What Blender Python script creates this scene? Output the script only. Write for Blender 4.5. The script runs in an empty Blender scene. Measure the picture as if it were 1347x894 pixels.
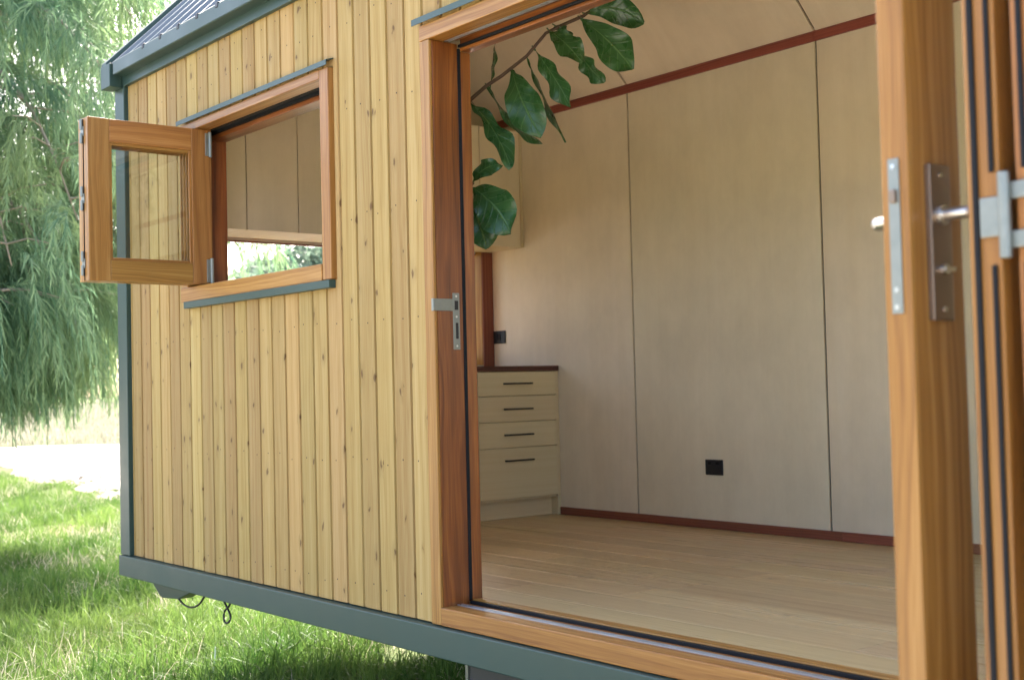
import bpy, math, random
import numpy as np
from mathutils import Vector, Matrix

R = random.Random(7)
NR = np.random.default_rng(11)
S = bpy.context.scene
COL = S.collection
rad = math.radians

# ------------------------------------------------------------------ mesh builder
class MB:
    """collects world-space geometry with per-corner UVs (u runs along the grain) and a per-face random value"""
    def __init__(s):
        s.v = []; s.f = []; s.uv = []; s.mi = []; s.rn = []
    def _add(s, vs, faces, uvs, mi, rn):
        b = len(s.v); s.v.extend(vs)
        for f, u in zip(faces, uvs):
            s.f.append([b + i for i in f]); s.uv.extend(u); s.mi.append(mi); s.rn.append(rn)
    def box(s, x0, x1, y0, y1, z0, z1, grain='z', mi=0, rn=None, off=None):
        rn = R.random() if rn is None else rn
        ou, ov = off if off else (R.random() * 20, R.random() * 20)
        c = [(x, y, z) for x in (x0, x1) for y in (y0, y1) for z in (z0, z1)]
        faces = [((0, 1, 3, 2), 0), ((4, 6, 7, 5), 0), ((0, 4, 5, 1), 1), ((2, 3, 7, 6), 1), ((0, 2, 6, 4), 2), ((1, 5, 7, 3), 2)]
        g = 'xyz'.index(grain); uvs = []
        for f, n in faces:
            oth = [a for a in range(3) if a != n]
            if n == g: a, b = oth
            else: a = g; b = [k for k in oth if k != g][0]
            k = .37 * n
            uvs.append([(c[i][a] + ou + k, c[i][b] + ov + k) for i in f])
        s._add(c, [f for f, n in faces], uvs, mi, rn)
        return s
    def prism(s, pts, axis, a0, a1, mi=0, rn=None):
        """closed polygon pts in the two other axes (cyclic order), extruded along axis"""
        rn = R.random() if rn is None else rn
        ou, ov = R.random() * 20, R.random() * 20
        n = len(pts); vs = []
        for a in (a0, a1):
            for p, q in pts:
                vs.append({'x': (a, p, q), 'y': (p, a, q), 'z': (p, q, a)}[axis])
        faces, uvs = [], []
        per = [0]
        for i in range(n):
            j = (i + 1) % n
            per.append(per[-1] + math.dist(pts[i], pts[j]))
        for i in range(n):
            j = (i + 1) % n
            faces.append((i, j, n + j, n + i))
            uvs.append([(a0 + ou, per[i] + ov), (a0 + ou, per[i + 1] + ov), (a1 + ou, per[i + 1] + ov), (a1 + ou, per[i] + ov)])
        faces.append(tuple(range(n))[::-1]); uvs.append([(p[0] + ou, p[1] + ov) for p in pts][::-1])
        faces.append(tuple(range(n, 2 * n))); uvs.append([(p[0] + ou, p[1] + ov) for p in pts])
        s._add(vs, faces, uvs, mi, rn)
        return s
    def tube(s, pts, r, sides=8, mi=0, cap=True):
        pts = [Vector(p) for p in pts]; n = len(pts)
        rr = r if isinstance(r, (list, tuple)) else [r] * n
        vs = []; L = 0; Ls = []
        for i, p in enumerate(pts):
            t = (pts[min(i + 1, n - 1)] - pts[max(i - 1, 0)]).normalized()
            a = Vector((0, 0, 1)) if abs(t.z) < .9 else Vector((1, 0, 0))
            e1 = t.cross(a).normalized(); e2 = t.cross(e1)
            if i: L += (p - pts[i - 1]).length
            Ls.append(L)
            for k in range(sides):
                th = 2 * math.pi * k / sides
                vs.append(tuple(p + (e1 * math.cos(th) + e2 * math.sin(th)) * rr[i]))
        faces, uvs = [], []
        for i in range(n - 1):
            for k in range(sides):
                k2 = (k + 1) % sides
                faces.append((i * sides + k, i * sides + k2, (i + 1) * sides + k2, (i + 1) * sides + k))
                uvs.append([(Ls[i], k * .02), (Ls[i], k * .02 + .02), (Ls[i + 1], k * .02 + .02), (Ls[i + 1], k * .02)])
        if cap:
            for f in (tuple(range(sides))[::-1], tuple(range((n - 1) * sides, n * sides))):
                faces.append(f); uvs.append([(0, 0)] * sides)
        s._add(vs, faces, uvs, mi, R.random())
        return s
    def cyl(s, p0, p1, r, sides=16, mi=0):
        return s.tube([p0, p1], r, sides, mi)
    def quad(s, a, b, c, d, mi=0):
        s._add([a, b, c, d], [(0, 1, 2, 3)], [[(0, 0), (1, 0), (1, 1), (0, 1)]], mi, R.random()); return s
    def build(s, name, mats, parent=None, bevel=0, smooth=False, kind=None, origin=None):
        me = bpy.data.meshes.new(name)
        o = bpy.data.objects.new(name, me)
        base = Vector((0, 0, 0))
        p = parent
        while p is not None:
            base += Vector(p.location); p = p.parent
        if origin is not None:
            o.location = Vector(origin) - base; base = Vector(origin)
        me.from_pydata([tuple(Vector(v) - base) for v in s.v], [], s.f)
        uvl = me.uv_layers.new(name='UVMap')
        uvl.data.foreach_set('uv', np.array(s.uv, dtype=np.float32).ravel())
        me.polygons.foreach_set('material_index', s.mi)
        at = me.attributes.new('rnd', 'FLOAT', 'FACE'); at.data.foreach_set('value', s.rn)
        if not isinstance(mats, (list, tuple)): mats = [mats]
        for m in mats: me.materials.append(m)
        if smooth: me.polygons.foreach_set('use_smooth', [True] * len(s.f))
        me.update()
        COL.objects.link(o)
        if parent is not None: o.parent = parent
        if bevel:
            b = o.modifiers.new('bevel', 'BEVEL'); b.width = bevel; b.segments = 2; b.limit_method = 'ANGLE'; b.angle_limit = rad(40)
            b.use_clamp_overlap = True
        if kind: o['kind'] = kind
        return o

def empty(name, loc, label, cat, group=None):
    o = bpy.data.objects.new(name, None); COL.objects.link(o); o.location = loc
    o['label'] = label; o['category'] = cat
    if group: o['group'] = group
    return o
def tag(o, label=None, cat=None, group=None, kind=None):
    if label: o['label'] = label
    if cat: o['category'] = cat
    if group: o['group'] = group
    if kind: o['kind'] = kind
    return o

def big_mesh(name, verts, faces, mats, parent=None, rnd=None, smooth=False):
    """numpy arrays: verts (n,3) world, faces (m,k) of constant k; rnd per face"""
    me = bpy.data.meshes.new(name); o = bpy.data.objects.new(name, me)
    base = np.zeros(3); p = parent
    while p is not None:
        base += np.array(p.location); p = p.parent
    n, m, k = len(verts), len(faces), faces.shape[1]
    me.vertices.add(n); me.vertices.foreach_set('co', (verts - base).astype(np.float32).ravel())
    me.loops.add(m * k); me.loops.foreach_set('vertex_index', faces.astype(np.int32).ravel())
    me.polygons.add(m); me.polygons.foreach_set('loop_start', np.arange(0, m * k, k, dtype=np.int32))
    me.polygons.foreach_set('loop_total', np.full(m, k, dtype=np.int32))
    if rnd is not None:
        at = me.attributes.new('rnd', 'FLOAT', 'FACE'); at.data.foreach_set('value', rnd.astype(np.float32))
    if smooth: me.polygons.foreach_set('use_smooth', [True] * m)
    me.update(calc_edges=True); me.validate()
    for mm in (mats if isinstance(mats, (list, tuple)) else [mats]): me.materials.append(mm)
    COL.objects.link(o)
    if parent is not None: o.parent = parent
    return o

# ------------------------------------------------------------------ materials
class NT:
    def __init__(s, name):
        s.m = bpy.data.materials.new(name); s.m.use_nodes = True
        s.t = s.m.node_tree; s.t.nodes.clear()
        s.out = s.n('ShaderNodeOutputMaterial')
    def n(s, typ, **kw):
        nd = s.t.nodes.new(typ)
        for k, v in kw.items(): setattr(nd, k, v)
        return nd
    def l(s, a, b): s.t.links.new(a, b)
    def val(s, sock, x):
        if hasattr(x, 'is_linked') or isinstance(x, bpy.types.NodeSocket): s.l(x, sock)
        else: sock.default_value = x
    def math(s, op, a, b=0.0, c=None, clamp=False):
        nd = s.n('ShaderNodeMath', operation=op, use_clamp=clamp)
        s.val(nd.inputs[0], a); s.val(nd.inputs[1], b)
        if c is not None: s.val(nd.inputs[2], c)
        return nd.outputs[0]
    def comb(s, x, y, z=0.0):
        nd = s.n('ShaderNodeCombineXYZ')
        for i, q in enumerate((x, y, z)): s.val(nd.inputs[i], q)
        return nd.outputs[0]
    def noise(s, vec, scale=1.0, detail=2.0, rough=.5, dist=0.0):
        nd = s.n('ShaderNodeTexNoise'); nd.noise_dimensions = '3D'
        s.l(vec, nd.inputs['Vector']); nd.inputs['Scale'].default_value = scale
        nd.inputs['Detail'].default_value = detail; nd.inputs['Roughness'].default_value = rough; nd.inputs['Distortion'].default_value = dist
        return nd.outputs['Fac']
    def ramp(s, fac, stops, interp='LINEAR'):
        nd = s.n('ShaderNodeValToRGB'); nd.color_ramp.interpolation = interp
        e = nd.color_ramp.elements
        while len(e) < len(stops): e.new(.5)
        for el, (p, c) in zip(e, stops):
            el.position = p; el.color = (*c, 1) if len(c) == 3 else c
        s.l(fac, nd.inputs[0]); return nd.outputs[0]
    def maprange(s, x, a, b, c, d):
        nd = s.n('ShaderNodeMapRange'); s.val(nd.inputs[0], x)
        for i, q in enumerate((a, b, c, d)): nd.inputs[i + 1].default_value = q
        return nd.outputs[0]
    def mix(s, fac, a, b, blend='MIX'):
        nd = s.n('ShaderNodeMix', data_type='RGBA', blend_type=blend)
        s.val(nd.inputs[0], fac)
        for i, q in ((6, a), (7, b)):
            if isinstance(q, tuple): nd.inputs[i].default_value = (*q, 1) if len(q) == 3 else q
            else: s.l(q, nd.inputs[i])
        return nd.outputs[2]
    def attr(s, name='rnd'):
        nd = s.n('ShaderNodeAttribute', attribute_name=name); return nd.outputs['Fac']
    def uv(s):
        t = s.n('ShaderNodeTexCoord'); sp = s.n('ShaderNodeSeparateXYZ'); s.l(t.outputs['UV'], sp.inputs[0])
        return sp.outputs[0], sp.outputs[1]
    def obj(s): return s.n('ShaderNodeTexCoord').outputs['Object']
    def bsdf(s, col, rough=.5, metal=0.0, bump=None, bstr=.2, bdist=.002, spec=.5, coat=0.0):
        b = s.n('ShaderNodeBsdfPrincipled')
        s.val(b.inputs['Base Color'], (*col, 1) if isinstance(col, tuple) and len(col) == 3 else col)
        s.val(b.inputs['Roughness'], rough); b.inputs['Metallic'].default_value = metal
        b.inputs['Specular IOR Level'].default_value = spec; b.inputs['Coat Weight'].default_value = coat
        b.inputs['Coat Roughness'].default_value = .25
        if bump is not None:
            bp = s.n('ShaderNodeBump'); bp.inputs['Strength'].default_value = bstr; bp.inputs['Distance'].default_value = bdist
            s.l(bump, bp.inputs['Height']); s.l(bp.outputs[0], b.inputs['Normal'])
        return b.outputs[0]
    def done(s, sh):
        s.l(sh, s.out.inputs['Surface']); return s.m

def wood(name, dark, mid, light, ring=90, rough=.5, knots=0.0, spec=.4, tone=.22, wander=.05, coat=0.0, knotcol=(.10, .045, .015), blotch=0.0, fib=.3, cloud=0.0, bstr=.25):
    t = NT(name); u, v = t.uv(); rn = t.attr()
    f1 = t.noise(t.comb(t.math('MULTIPLY', u, 1.1), t.math('MULTIPLY', v, 6.0), rn), 1, 2)
    d = t.math('ADD', v, t.math('MULTIPLY', t.math('SUBTRACT', f1, .5), wander))
    kmask = None
    if knots:
        vo = t.n('ShaderNodeTexVoronoi'); vo.voronoi_dimensions = '2D'; vo.feature = 'F1'
        wob = t.noise(t.comb(t.math('MULTIPLY', u, 30), t.math('MULTIPLY', v, 60)), 1, 2)
        wv = t.math('MULTIPLY', t.math('SUBTRACT', wob, .5), .25)
        t.l(t.comb(t.math('ADD', t.math('MULTIPLY', u, 6.5), wv), t.math('ADD', t.math('MULTIPLY', v, 12.0), wv)), vo.inputs['Vector']); vo.inputs['Scale'].default_value = 1
        sp = t.n('ShaderNodeSeparateColor'); t.l(vo.outputs['Color'], sp.inputs[0])
        keep = t.math('GREATER_THAN', sp.outputs[0], 1 - knots)
        size = t.math('ADD', t.math('MULTIPLY', sp.outputs[1], .07), .035)
        near = t.math('DIVIDE', vo.outputs['Distance'], size)
        kmask = t.math('MULTIPLY', t.maprange(near, .55, 1.15, 1, 0), keep)
        halo = t.math('MULTIPLY', t.maprange(near, .9, 3.6, 1, 0), keep)
        d = t.math('ADD', d, t.math('MULTIPLY', halo, .012))
    rings = t.noise(t.comb(t.math('MULTIPLY', u, .35), t.math('MULTIPLY', d, ring), rn), 1, 2, .6)
    fibre = t.noise(t.comb(t.math('MULTIPLY', u, 7), t.math('MULTIPLY', v, 420), rn), 1, 1)
    val = t.math('ADD', t.math('MULTIPLY', rings, 1 - fib), t.math('MULTIPLY', fibre, fib))
    c = t.ramp(val, [(.30, dark), (.5, mid), (.68, light)])
    if blotch:
        bl = t.noise(t.comb(t.math('MULTIPLY', u, 2.2), t.math('MULTIPLY', v, 14), rn), 1, 3)
        c = t.mix(t.maprange(bl, .42, .7, 0, blotch), c, tuple(q * .45 for q in dark))
    tn = t.math('ADD', t.math('MULTIPLY', rn, tone), 1 - tone / 2)
    if cloud:
        cl_ = t.noise(t.comb(t.math('MULTIPLY', u, 2.4), t.math('MULTIPLY', v, 3.4), rn), 1, 5, .68)
        c = t.mix(t.maprange(cl_, .38, .66, 0, 1), c, t.mix(cloud, c, tuple(q * .55 for q in dark)))
    hs = t.n('ShaderNodeHueSaturation'); t.l(c, hs.inputs['Color']); t.l(tn, hs.inputs['Value'])
    t.l(t.math('ADD', t.math('MULTIPLY', t.math('FRACT', t.math('MULTIPLY', rn, 7.3)), .016), .492), hs.inputs['Hue'])
    c = hs.outputs[0]
    if knots:
        c = t.mix(t.math('MULTIPLY', halo, .35), c, tuple(q * .6 for q in mid))
        c = t.mix(t.math('MULTIPLY', kmask, .8), c, knotcol)
    rg = t.maprange(val, .3, .7, rough + .08, rough - .06)
    return t.done(t.bsdf(c, rg, bump=val, bstr=bstr, bdist=.0012, spec=spec, coat=coat))

M = {}
M['pine'] = wood('pine_cladding', (.29, .168, .048), (.39, .258, .090), (.445, .31, .125), ring=40, rough=.62, knots=.34, tone=.27, wander=.07, spec=.25, fib=.42)
M['pine_edge'] = wood('pine_reveal', (.42, .25, .08), (.56, .36, .13), (.64, .45, .18), ring=70, rough=.6, tone=.08)
M['cedar'] = wood('oiled_larch', (.19, .071, .012), (.325, .147, .029), (.43, .225, .062), ring=75, rough=.42, tone=.26, wander=.11, coat=.12)
M['cedar_red'] = wood('oiled_redwood', (.10, .026, .006), (.225, .066, .013), (.34, .125, .026), ring=40, rough=.34, tone=.2, wander=.16, coat=.2, blotch=.5)
M['cedar_shaded'] = wood('oiled_larch_shaded', (.16, .055, .009), (.285, .118, .023), (.375, .178, .042), ring=75, rough=.4, tone=.26, wander=.11, coat=.12)  # dimmed copy of the larch; weaker light between folded leaves put in colour
M['trim_red'] = wood('dark_red_trim', (.15, .040, .026), (.22, .062, .036), (.27, .085, .05), ring=140, rough=.5, tone=.2)
M['bench'] = wood('dark_benchtop', (.045, .016, .010), (.10, .035, .022), (.16, .06, .04), ring=160, rough=.4, tone=.2)
M['oak'] = wood('pale_oak_floor', (.47, .32, .15), (.57, .415, .21), (.62, .465, .25), ring=26, rough=.30, tone=.22, wander=.05, spec=.5, bstr=.03, fib=.35, knots=.05, knotcol=(.22, .13, .06))
M['ply'] = wood('whitewashed_ply', (.68, .592, .415), (.695, .612, .436), (.712, .63, .46), ring=16, rough=.5, tone=.11, wander=.14, spec=.35, fib=.3, cloud=.22)
M['cab'] = wood('cream_cabinet', (.57, .48, .29), (.595, .51, .32), (.62, .54, .345), ring=40, rough=.5, tone=.04, wander=.03)
M['fence'] = wood('weathered_fence_timber', (.34, .25, .17), (.46, .36, .26), (.56, .46, .35), ring=60, rough=.8, tone=.3)

def plain(name, col, rough=.5, metal=0.0, var=.12, scale=8, bstr=.05, spec=.5):
    t = NT(name); o = t.obj()
    n = t.noise(o, scale, 4, .6); n2 = t.noise(o, scale * 30, 2)
    c = t.mix(n, tuple(q * (1 - var) for q in col), tuple(min(1, q * (1 + var)) for q in col))
    return t.done(t.bsdf(c, t.maprange(n, .3, .7, max(.02, rough - .07), rough + .07), metal, bump=n2, bstr=bstr, bdist=.001, spec=spec))
M['steel'] = plain('slate_green_coated_steel', (.030, .063, .052), .42, var=.10, scale=3, bstr=.02)
M['roofing'] = plain('dark_roof_sheet', (.17, .19, .205), .30, var=.1, scale=2, bstr=.02)
M['black'] = plain('black_plastic', (.010, .011, .013), .45)
M['rubber'] = plain('blue_black_rubber', (.010, .011, .013), .6, spec=.18)
M['galv'] = plain('galvanised_steel', (.26, .275, .25), .45, .75, var=.2, scale=40)
M['satin'] = plain('satin_nickel', (.62, .60, .56), .28, 1.0, var=.05)
M['bronze'] = plain('brushed_bronze_plate', (.27, .20, .15), .38, .9, var=.1, scale=20)
M['alu'] = plain('anodised_track', (.62, .65, .68), .35, .8, var=.08)
M['dark'] = plain('dark_cavity', (.02, .018, .016), .8)
M['white'] = plain('white_ceramic', (.78, .77, .74), .25, var=.03)
M['satinwhite'] = plain('white_painted_rail', (.70, .68, .66), .35, var=.03)
M['underside'] = plain('underfloor_board', (.06, .06, .055), .7)
M['lining'] = plain('wall_lining', (.50, .43, .30), .6, var=.05, scale=2)
M['terracotta'] = plain('terracotta', (.34, .14, .07), .75, var=.15, scale=12)
M['soilpot'] = plain('potting_soil', (.03, .02, .013), .95, var=.3, scale=60)

def glass():
    t = NT('clear_glass')
    lw = t.n('ShaderNodeLayerWeight'); lw.inputs['Blend'].default_value = .5
    fr = t.n('ShaderNodeMath', operation='MULTIPLY_ADD'); t.l(t.math('POWER', lw.outputs['Facing'], 5.0), fr.inputs[0]); fr.inputs[1].default_value = .95; fr.inputs[2].default_value = .035
    tr = t.n('ShaderNodeBsdfTransparent'); tr.inputs['Color'].default_value = (.985, .995, .99, 1)
    gl = t.n('ShaderNodeBsdfGlossy'); gl.inputs['Roughness'].default_value = .02
    mx = t.n('ShaderNodeMixShader'); t.l(fr.outputs[0], mx.inputs[0]); t.l(tr.outputs[0], mx.inputs[1]); t.l(gl.outputs[0], mx.inputs[2])
    return t.done(mx.outputs[0])
M['glass'] = glass()

def leafy(name, dark, light, trans=.35, rough=.5, hue=.04, clump=0.0):
    t = NT(name); rn = t.attr()
    c = t.mix(rn, dark, light)
    if clump:
        n = t.noise(t.obj(), clump, 2)
        c = t.mix(t.maprange(n, .35, .7, 0, .6), c, tuple(q * w for q, w in zip(light, (1.35, 1.1, .8))))
    b = t.bsdf(c, rough, spec=.18)
    tl = t.n('ShaderNodeBsdfTranslucent'); t.l(c, tl.inputs['Color'])
    mx = t.n('ShaderNodeMixShader'); mx.inputs[0].default_value = trans
    t.l(b, mx.inputs[1]); t.l(tl.outputs[0], mx.inputs[2])
    return t.done(mx.outputs[0])
M['needle'] = leafy('weeping_foliage', (.060, .155, .092), (.27, .41, .24), .5, .5, clump=.8)
M['fartree'] = leafy('far_foliage', (.13, .20, .15), (.26, .34, .25), .4, .6)
M['grass'] = leafy('grass_blades', (.040, .104, .017), (.195, .285, .072), .40, .5)
M['meadow'] = leafy('meadow_grass', (.26, .245, .18), (.40, .375, .29), .3, .7)
M['dry'] = leafy('dry_grass', (.40, .36, .25), (.60, .55, .42), .3, .7)
M['litter'] = leafy('leaf_litter', (.035, .026, .018), (.11, .08, .055), .1, .8)
M['bark'] = plain('grey_brown_bark', (.17, .13, .10), .9, var=.4, scale=14, bstr=.6)
M['twig'] = plain('pale_twig', (.30, .25, .19), .8, var=.3, scale=20)

def fig_leaf_mat():
    t = NT('fiddle_leaf'); u, v = t.uv(); rn = t.attr()      # u along the leaf 0..1, v across -1..1
    av = t.math('ABSOLUTE', v)
    mid = t.maprange(av, .0, .07, 1, 0)
    ph = t.math('FRACT', t.math('SUBTRACT', t.math('MULTIPLY', u, 7.0), t.math('MULTIPLY', av, 1.6)))
    side = t.maprange(t.math('ABSOLUTE', t.math('SUBTRACT', ph, .5)), .0, .075, 1, 0)
    vein = t.math('MAXIMUM', mid, t.math('MULTIPLY', side, .6))
    n = t.noise(t.obj(), 25, 3)
    c = t.mix(n, (.018, .066, .018), (.042, .12, .032))
    c = t.mix(t.math('MULTIPLY', rn, .45), c, (.035, .11, .03))
    c = t.mix(t.math('MULTIPLY', vein, .55), c, (.16, .28, .10))
    b = t.bsdf(c, t.maprange(n, .3, .7, .22, .36), bump=t.math('SUBTRACT', 1.0, t.math('MULTIPLY', vein, 1.0)), bstr=.5, bdist=.004, spec=.5)
    tl = t.n('ShaderNodeBsdfTranslucent'); t.l(c, tl.inputs['Color'])
    mx = t.n('ShaderNodeMixShader'); mx.inputs[0].default_value = .22
    t.l(b, mx.inputs[1]); t.l(tl.outputs[0], mx.inputs[2])
    return t.done(mx.outputs[0])
M['figleaf'] = fig_leaf_mat()
M['figstem'] = plain('brown_fig_stem', (.09, .055, .035), .75, var=.3, scale=40, bstr=.3)

def ground_mat():
    t = NT('lawn_soil'); o = t.obj()
    n = t.noise(o, .6, 5, .6); n2 = t.noise(o, 7, 4, .65); n3 = t.noise(o, 60, 3, .6)
    c = t.mix(n2, (.035, .060, .012), (.075, .115, .028))
    c = t.mix(t.maprange(n, .50, .66, 0, .8), c, (.16, .125, .075))
    c = t.mix(t.maprange(n3, .45, .75, 0, .6), c, (.20, .17, .10))
    return t.done(t.bsdf(c, .95, bump=n3, bstr=.8, bdist=.02, spec=.1))
M['ground'] = ground_mat()
def gravel_mat():
    t = NT('pale_gravel'); o = t.obj()
    n = t.noise(o, .5, 4); n2 = t.noise(o, 45, 4, .7); n3 = t.noise(o, 3.2, 5, .7)
    c = t.mix(n2, (.38, .34, .30), (.60, .56, .51))
    c = t.mix(t.maprange(n3, .56, .66, 0, .92), c, (.075, .058, .04))
    return t.done(t.bsdf(c, .95, bump=n2, bstr=.7, bdist=.015, spec=.1))
M['gravel'] = gravel_mat()

# ------------------------------------------------------------------ camera (solved from the photograph's lines)
CAM = Vector((5.94918, -2.41433, .71336))
fw = Vector((-.77579229, .62996161, .03598195)); rt = Vector((.62950243, .77661714, -.02434145)); up = Vector((.04327838, -.00376682, .99905595))
cd = bpy.data.cameras.new('camera'); cam = bpy.data.objects.new('camera', cd); COL.objects.link(cam)
mt = Matrix((rt, up, -fw)).transposed().to_4x4(); mt.translation = CAM; cam.matrix_world = mt
cd.sensor_width = 36; cd.lens = 36 * 1657.92 / 1347; cd.clip_end = 2000; cd.clip_start = .05
cd.dof.use_dof = True; cd.dof.focus_distance = 4.6; cd.dof.aperture_fstop = 4.4
S.camera = cam

# ------------------------------------------------------------------ sun and sky
SUN_AZ, SUN_EL = rad(-52), rad(43)      # azimuth from +Y towards +X
sd = Vector((math.sin(SUN_AZ) * math.cos(SUN_EL), math.cos(SUN_AZ) * math.cos(SUN_EL), math.sin(SUN_EL)))
ld = bpy.data.lights.new('sun', 'SUN'); lo = bpy.data.objects.new('sun', ld); COL.objects.link(lo)
ld.energy = 4.0; ld.angle = rad(.5); ld.color = (1, .94, .84)
lo.rotation_euler = sd.to_track_quat('Z', 'Y').to_euler(); lo.location = (0, 0, 20)
w = bpy.data.worlds.new('World'); S.world = w; w.use_nodes = True
wn = w.node_tree; wn.nodes.clear()
sky = wn.nodes.new('ShaderNodeTexSky'); sky.sky_type = 'NISHITA'; sky.sun_disc = False
sky.sun_elevation = SUN_EL; sky.sun_rotation = SUN_AZ; sky.air_density = .75; sky.dust_density = 5.0; sky.ozone_density = .6
bg = wn.nodes.new('ShaderNodeBackground'); bg.inputs[1].default_value = .15
wo = wn.nodes.new('ShaderNodeOutputWorld'); wn.links.new(sky.outputs[0], bg.inputs[0]); wn.links.new(bg.outputs[0], wo.inputs[0])
vs = S.view_settings; vs.view_transform = 'Standard'; vs.look = 'None'; vs.exposure = 2.7; vs.gamma = 1
S.cycles.use_denoising = True
S.cycles.max_bounces = 10; S.cycles.diffuse_bounces = 6; S.cycles.transparent_max_bounces = 16
S.cycles.sample_clamp_indirect = 8

# ================================================================== THE HOUSE
GZ = -.75
house = empty('tiny_house', (3.5, 1.15, GZ), 'tiny house on a trailer clad in pale vertical pine boards with slate steel trim', 'tiny house')
X1 = 7.2; D = 2.174; YB = 2.31; YI = .155
WX0, WX1, WZ0, WZ1 = .672, 1.96, 1.117, 1.905       # kitchen window frame, outer
DX0, DX1, DZ1 = 2.537, 5.17, 1.915                    # door frame, outer
CB, CT = -.058, 2.216                                  # cladding bottom and top

# --- board cladding
cl = MB()
holes = [(WX0, WX1, WZ0, WZ1), (DX0, DX1, -1, DZ1), (5.55, 6.95, .35, 1.905)]
def board(xa, xb, za, zb, off, rn, g=.0026, gap=.0045):
    p = [(xa + .0002, .018), (xa + .0002, .0098), (xa + gap, .0092), (xa + gap + g, 0.0), (xb - gap - g, 0.0), (xb - gap, .0092), (xb - .0002, .0098), (xb - .0002, .018)]
    n = len(p); vs = [(x, y, za) for x, y in p] + [(x, y, zb) for x, y in p]
    f, uvs = [], []
    for i in range(n - 1):
        f.append((i, i + 1, n + i + 1, n + i))
        uvs.append([(za + off[0], p[i][0] + p[i][1] + off[1]), (za + off[0], p[i + 1][0] + p[i + 1][1] + off[1]), (zb + off[0], p[i + 1][0] + p[i + 1][1] + off[1]), (zb + off[0], p[i][0] + p[i][1] + off[1])])
    f.append(tuple(range(n))[::-1]); uvs.append([(q[1] + off[0], q[0] + off[1]) for q in p][::-1])
    f.append(tuple(range(n, 2 * n))); uvs.append([(q[1] + off[0], q[0] + off[1]) for q in p])
    cl._add(vs, f, uvs, 0, rn)
nails = []
x = .046 - .0875
i = 0
while x < X1 - .05:
    xa, xb = max(x, .046), min(x + .1075, X1 - .05)
    off = (R.random() * 40, R.random() * 40); rn = R.random()
    zr = [(xa, xb, CB + R.uniform(-.001, .001), CT)]
    for hx0, hx1, hz0, hz1 in holes:
        nz = []
        for a, b, za, zb in zr:
            lo_, hi_ = max(a, hx0), min(b, hx1)
            if lo_ >= hi_: nz.append((a, b, za, zb)); continue
            if a < lo_: nz.append((a, lo_, max(za, hz0), min(zb, hz1)))
            if b > hi_: nz.append((hi_, b, max(za, hz0), min(zb, hz1)))
            if za < hz0: nz.append((a, b, za, min(zb, hz0)))
            if zb > hz1: nz.append((a, b, max(za, hz1), zb))
        zr = nz
    for a, b, za, zb in zr:
        if b - a > .004 and zb - za > .01:
            board(a, b, za, zb, off, rn)
            if b - a > .07:
                for nzv in (.02, .46, .955, 1.33, 1.72, 2.05, 2.17):
                    if za + .015 < nzv < zb - .01:
                        nails.append(((a + b) / 2 + R.uniform(-.022, .022), nzv + R.uniform(-.012, .012)))
    x += .1075; i += 1
for nx, nz in nails:
    r = .0032
    cl._add([(nx + r * math.cos(k * math.pi / 3), -.0006, nz + r * math.sin(k * math.pi / 3)) for k in range(6)], [(0, 1, 2, 3, 4, 5)], [[(0, 0)] * 6], 1, .5)
cl.build('cladding', [M['pine'], M['dark']], house)

# --- wall core behind the cladding (front), ends and back
core = MB()
def wallbox(x0, x1, z0, z1): core.box(x0, x1, .0185, YI, z0, z1, 'z')
wallbox(-.04, WX0 + .012, CB, 2.24); wallbox(WX0 + .012, WX1 - .012, CB, WZ0 + .012); wallbox(WX0 + .012, WX1 - .012, WZ1 - .012, 2.24)
wallbox(WX1 - .012, DX0 + .012, CB, 2.24); wallbox(DX0 + .012, DX1 - .012, DZ1 - .012, 2.24); wallbox(DX1 - .012, 5.56, CB, 2.24); wallbox(5.56, 6.94, CB, .36); wallbox(5.56, 6.94, 1.895, 2.24); wallbox(6.94, X1 - .02, CB, 2.24)
BW = (4.75, 6.75, .45, 1.92)     # added unseen window in the back wall, brings more daylight indoors
core.box(-.04, BW[0], D + .014, YB - .02, CB, 2.24, 'z'); core.box(BW[1], X1 - .02, D + .014, YB - .02, CB, 2.24, 'z')
core.box(BW[0], BW[1], D + .014, YB - .02, CB, BW[2], 'z'); core.box(BW[0], BW[1], D + .014, YB - .02, BW[3], 2.24, 'z')
core.build('wall_frame', M['lining'], house)
be = MB(); xx = -.05
while xx < X1 - .02:
    a_, b_ = xx + .001, min(xx + .1065, X1 - .02)
    if b_ < BW[0] or a_ > BW[1]: be.box(a_, b_, YB - .0198, YB, CB, CT, 'z')
    else: be.box(a_, b_, YB - .0198, YB, CB, BW[2], 'z'); be.box(a_, b_, YB - .0198, YB, BW[3], CT, 'z')
    xx += .1075
be.build('back_cladding', M['pine'], house, bevel=.004)
GH = (.35, 1.95, .06, 2.02)      # glazed door added in the far end wall, unseen, to brighten the room
EW = (.45, 2.094, .835, 1.545)    # end window hole y0,y1,z0,z1
apex_y = (YI + D) / 2; 
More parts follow.
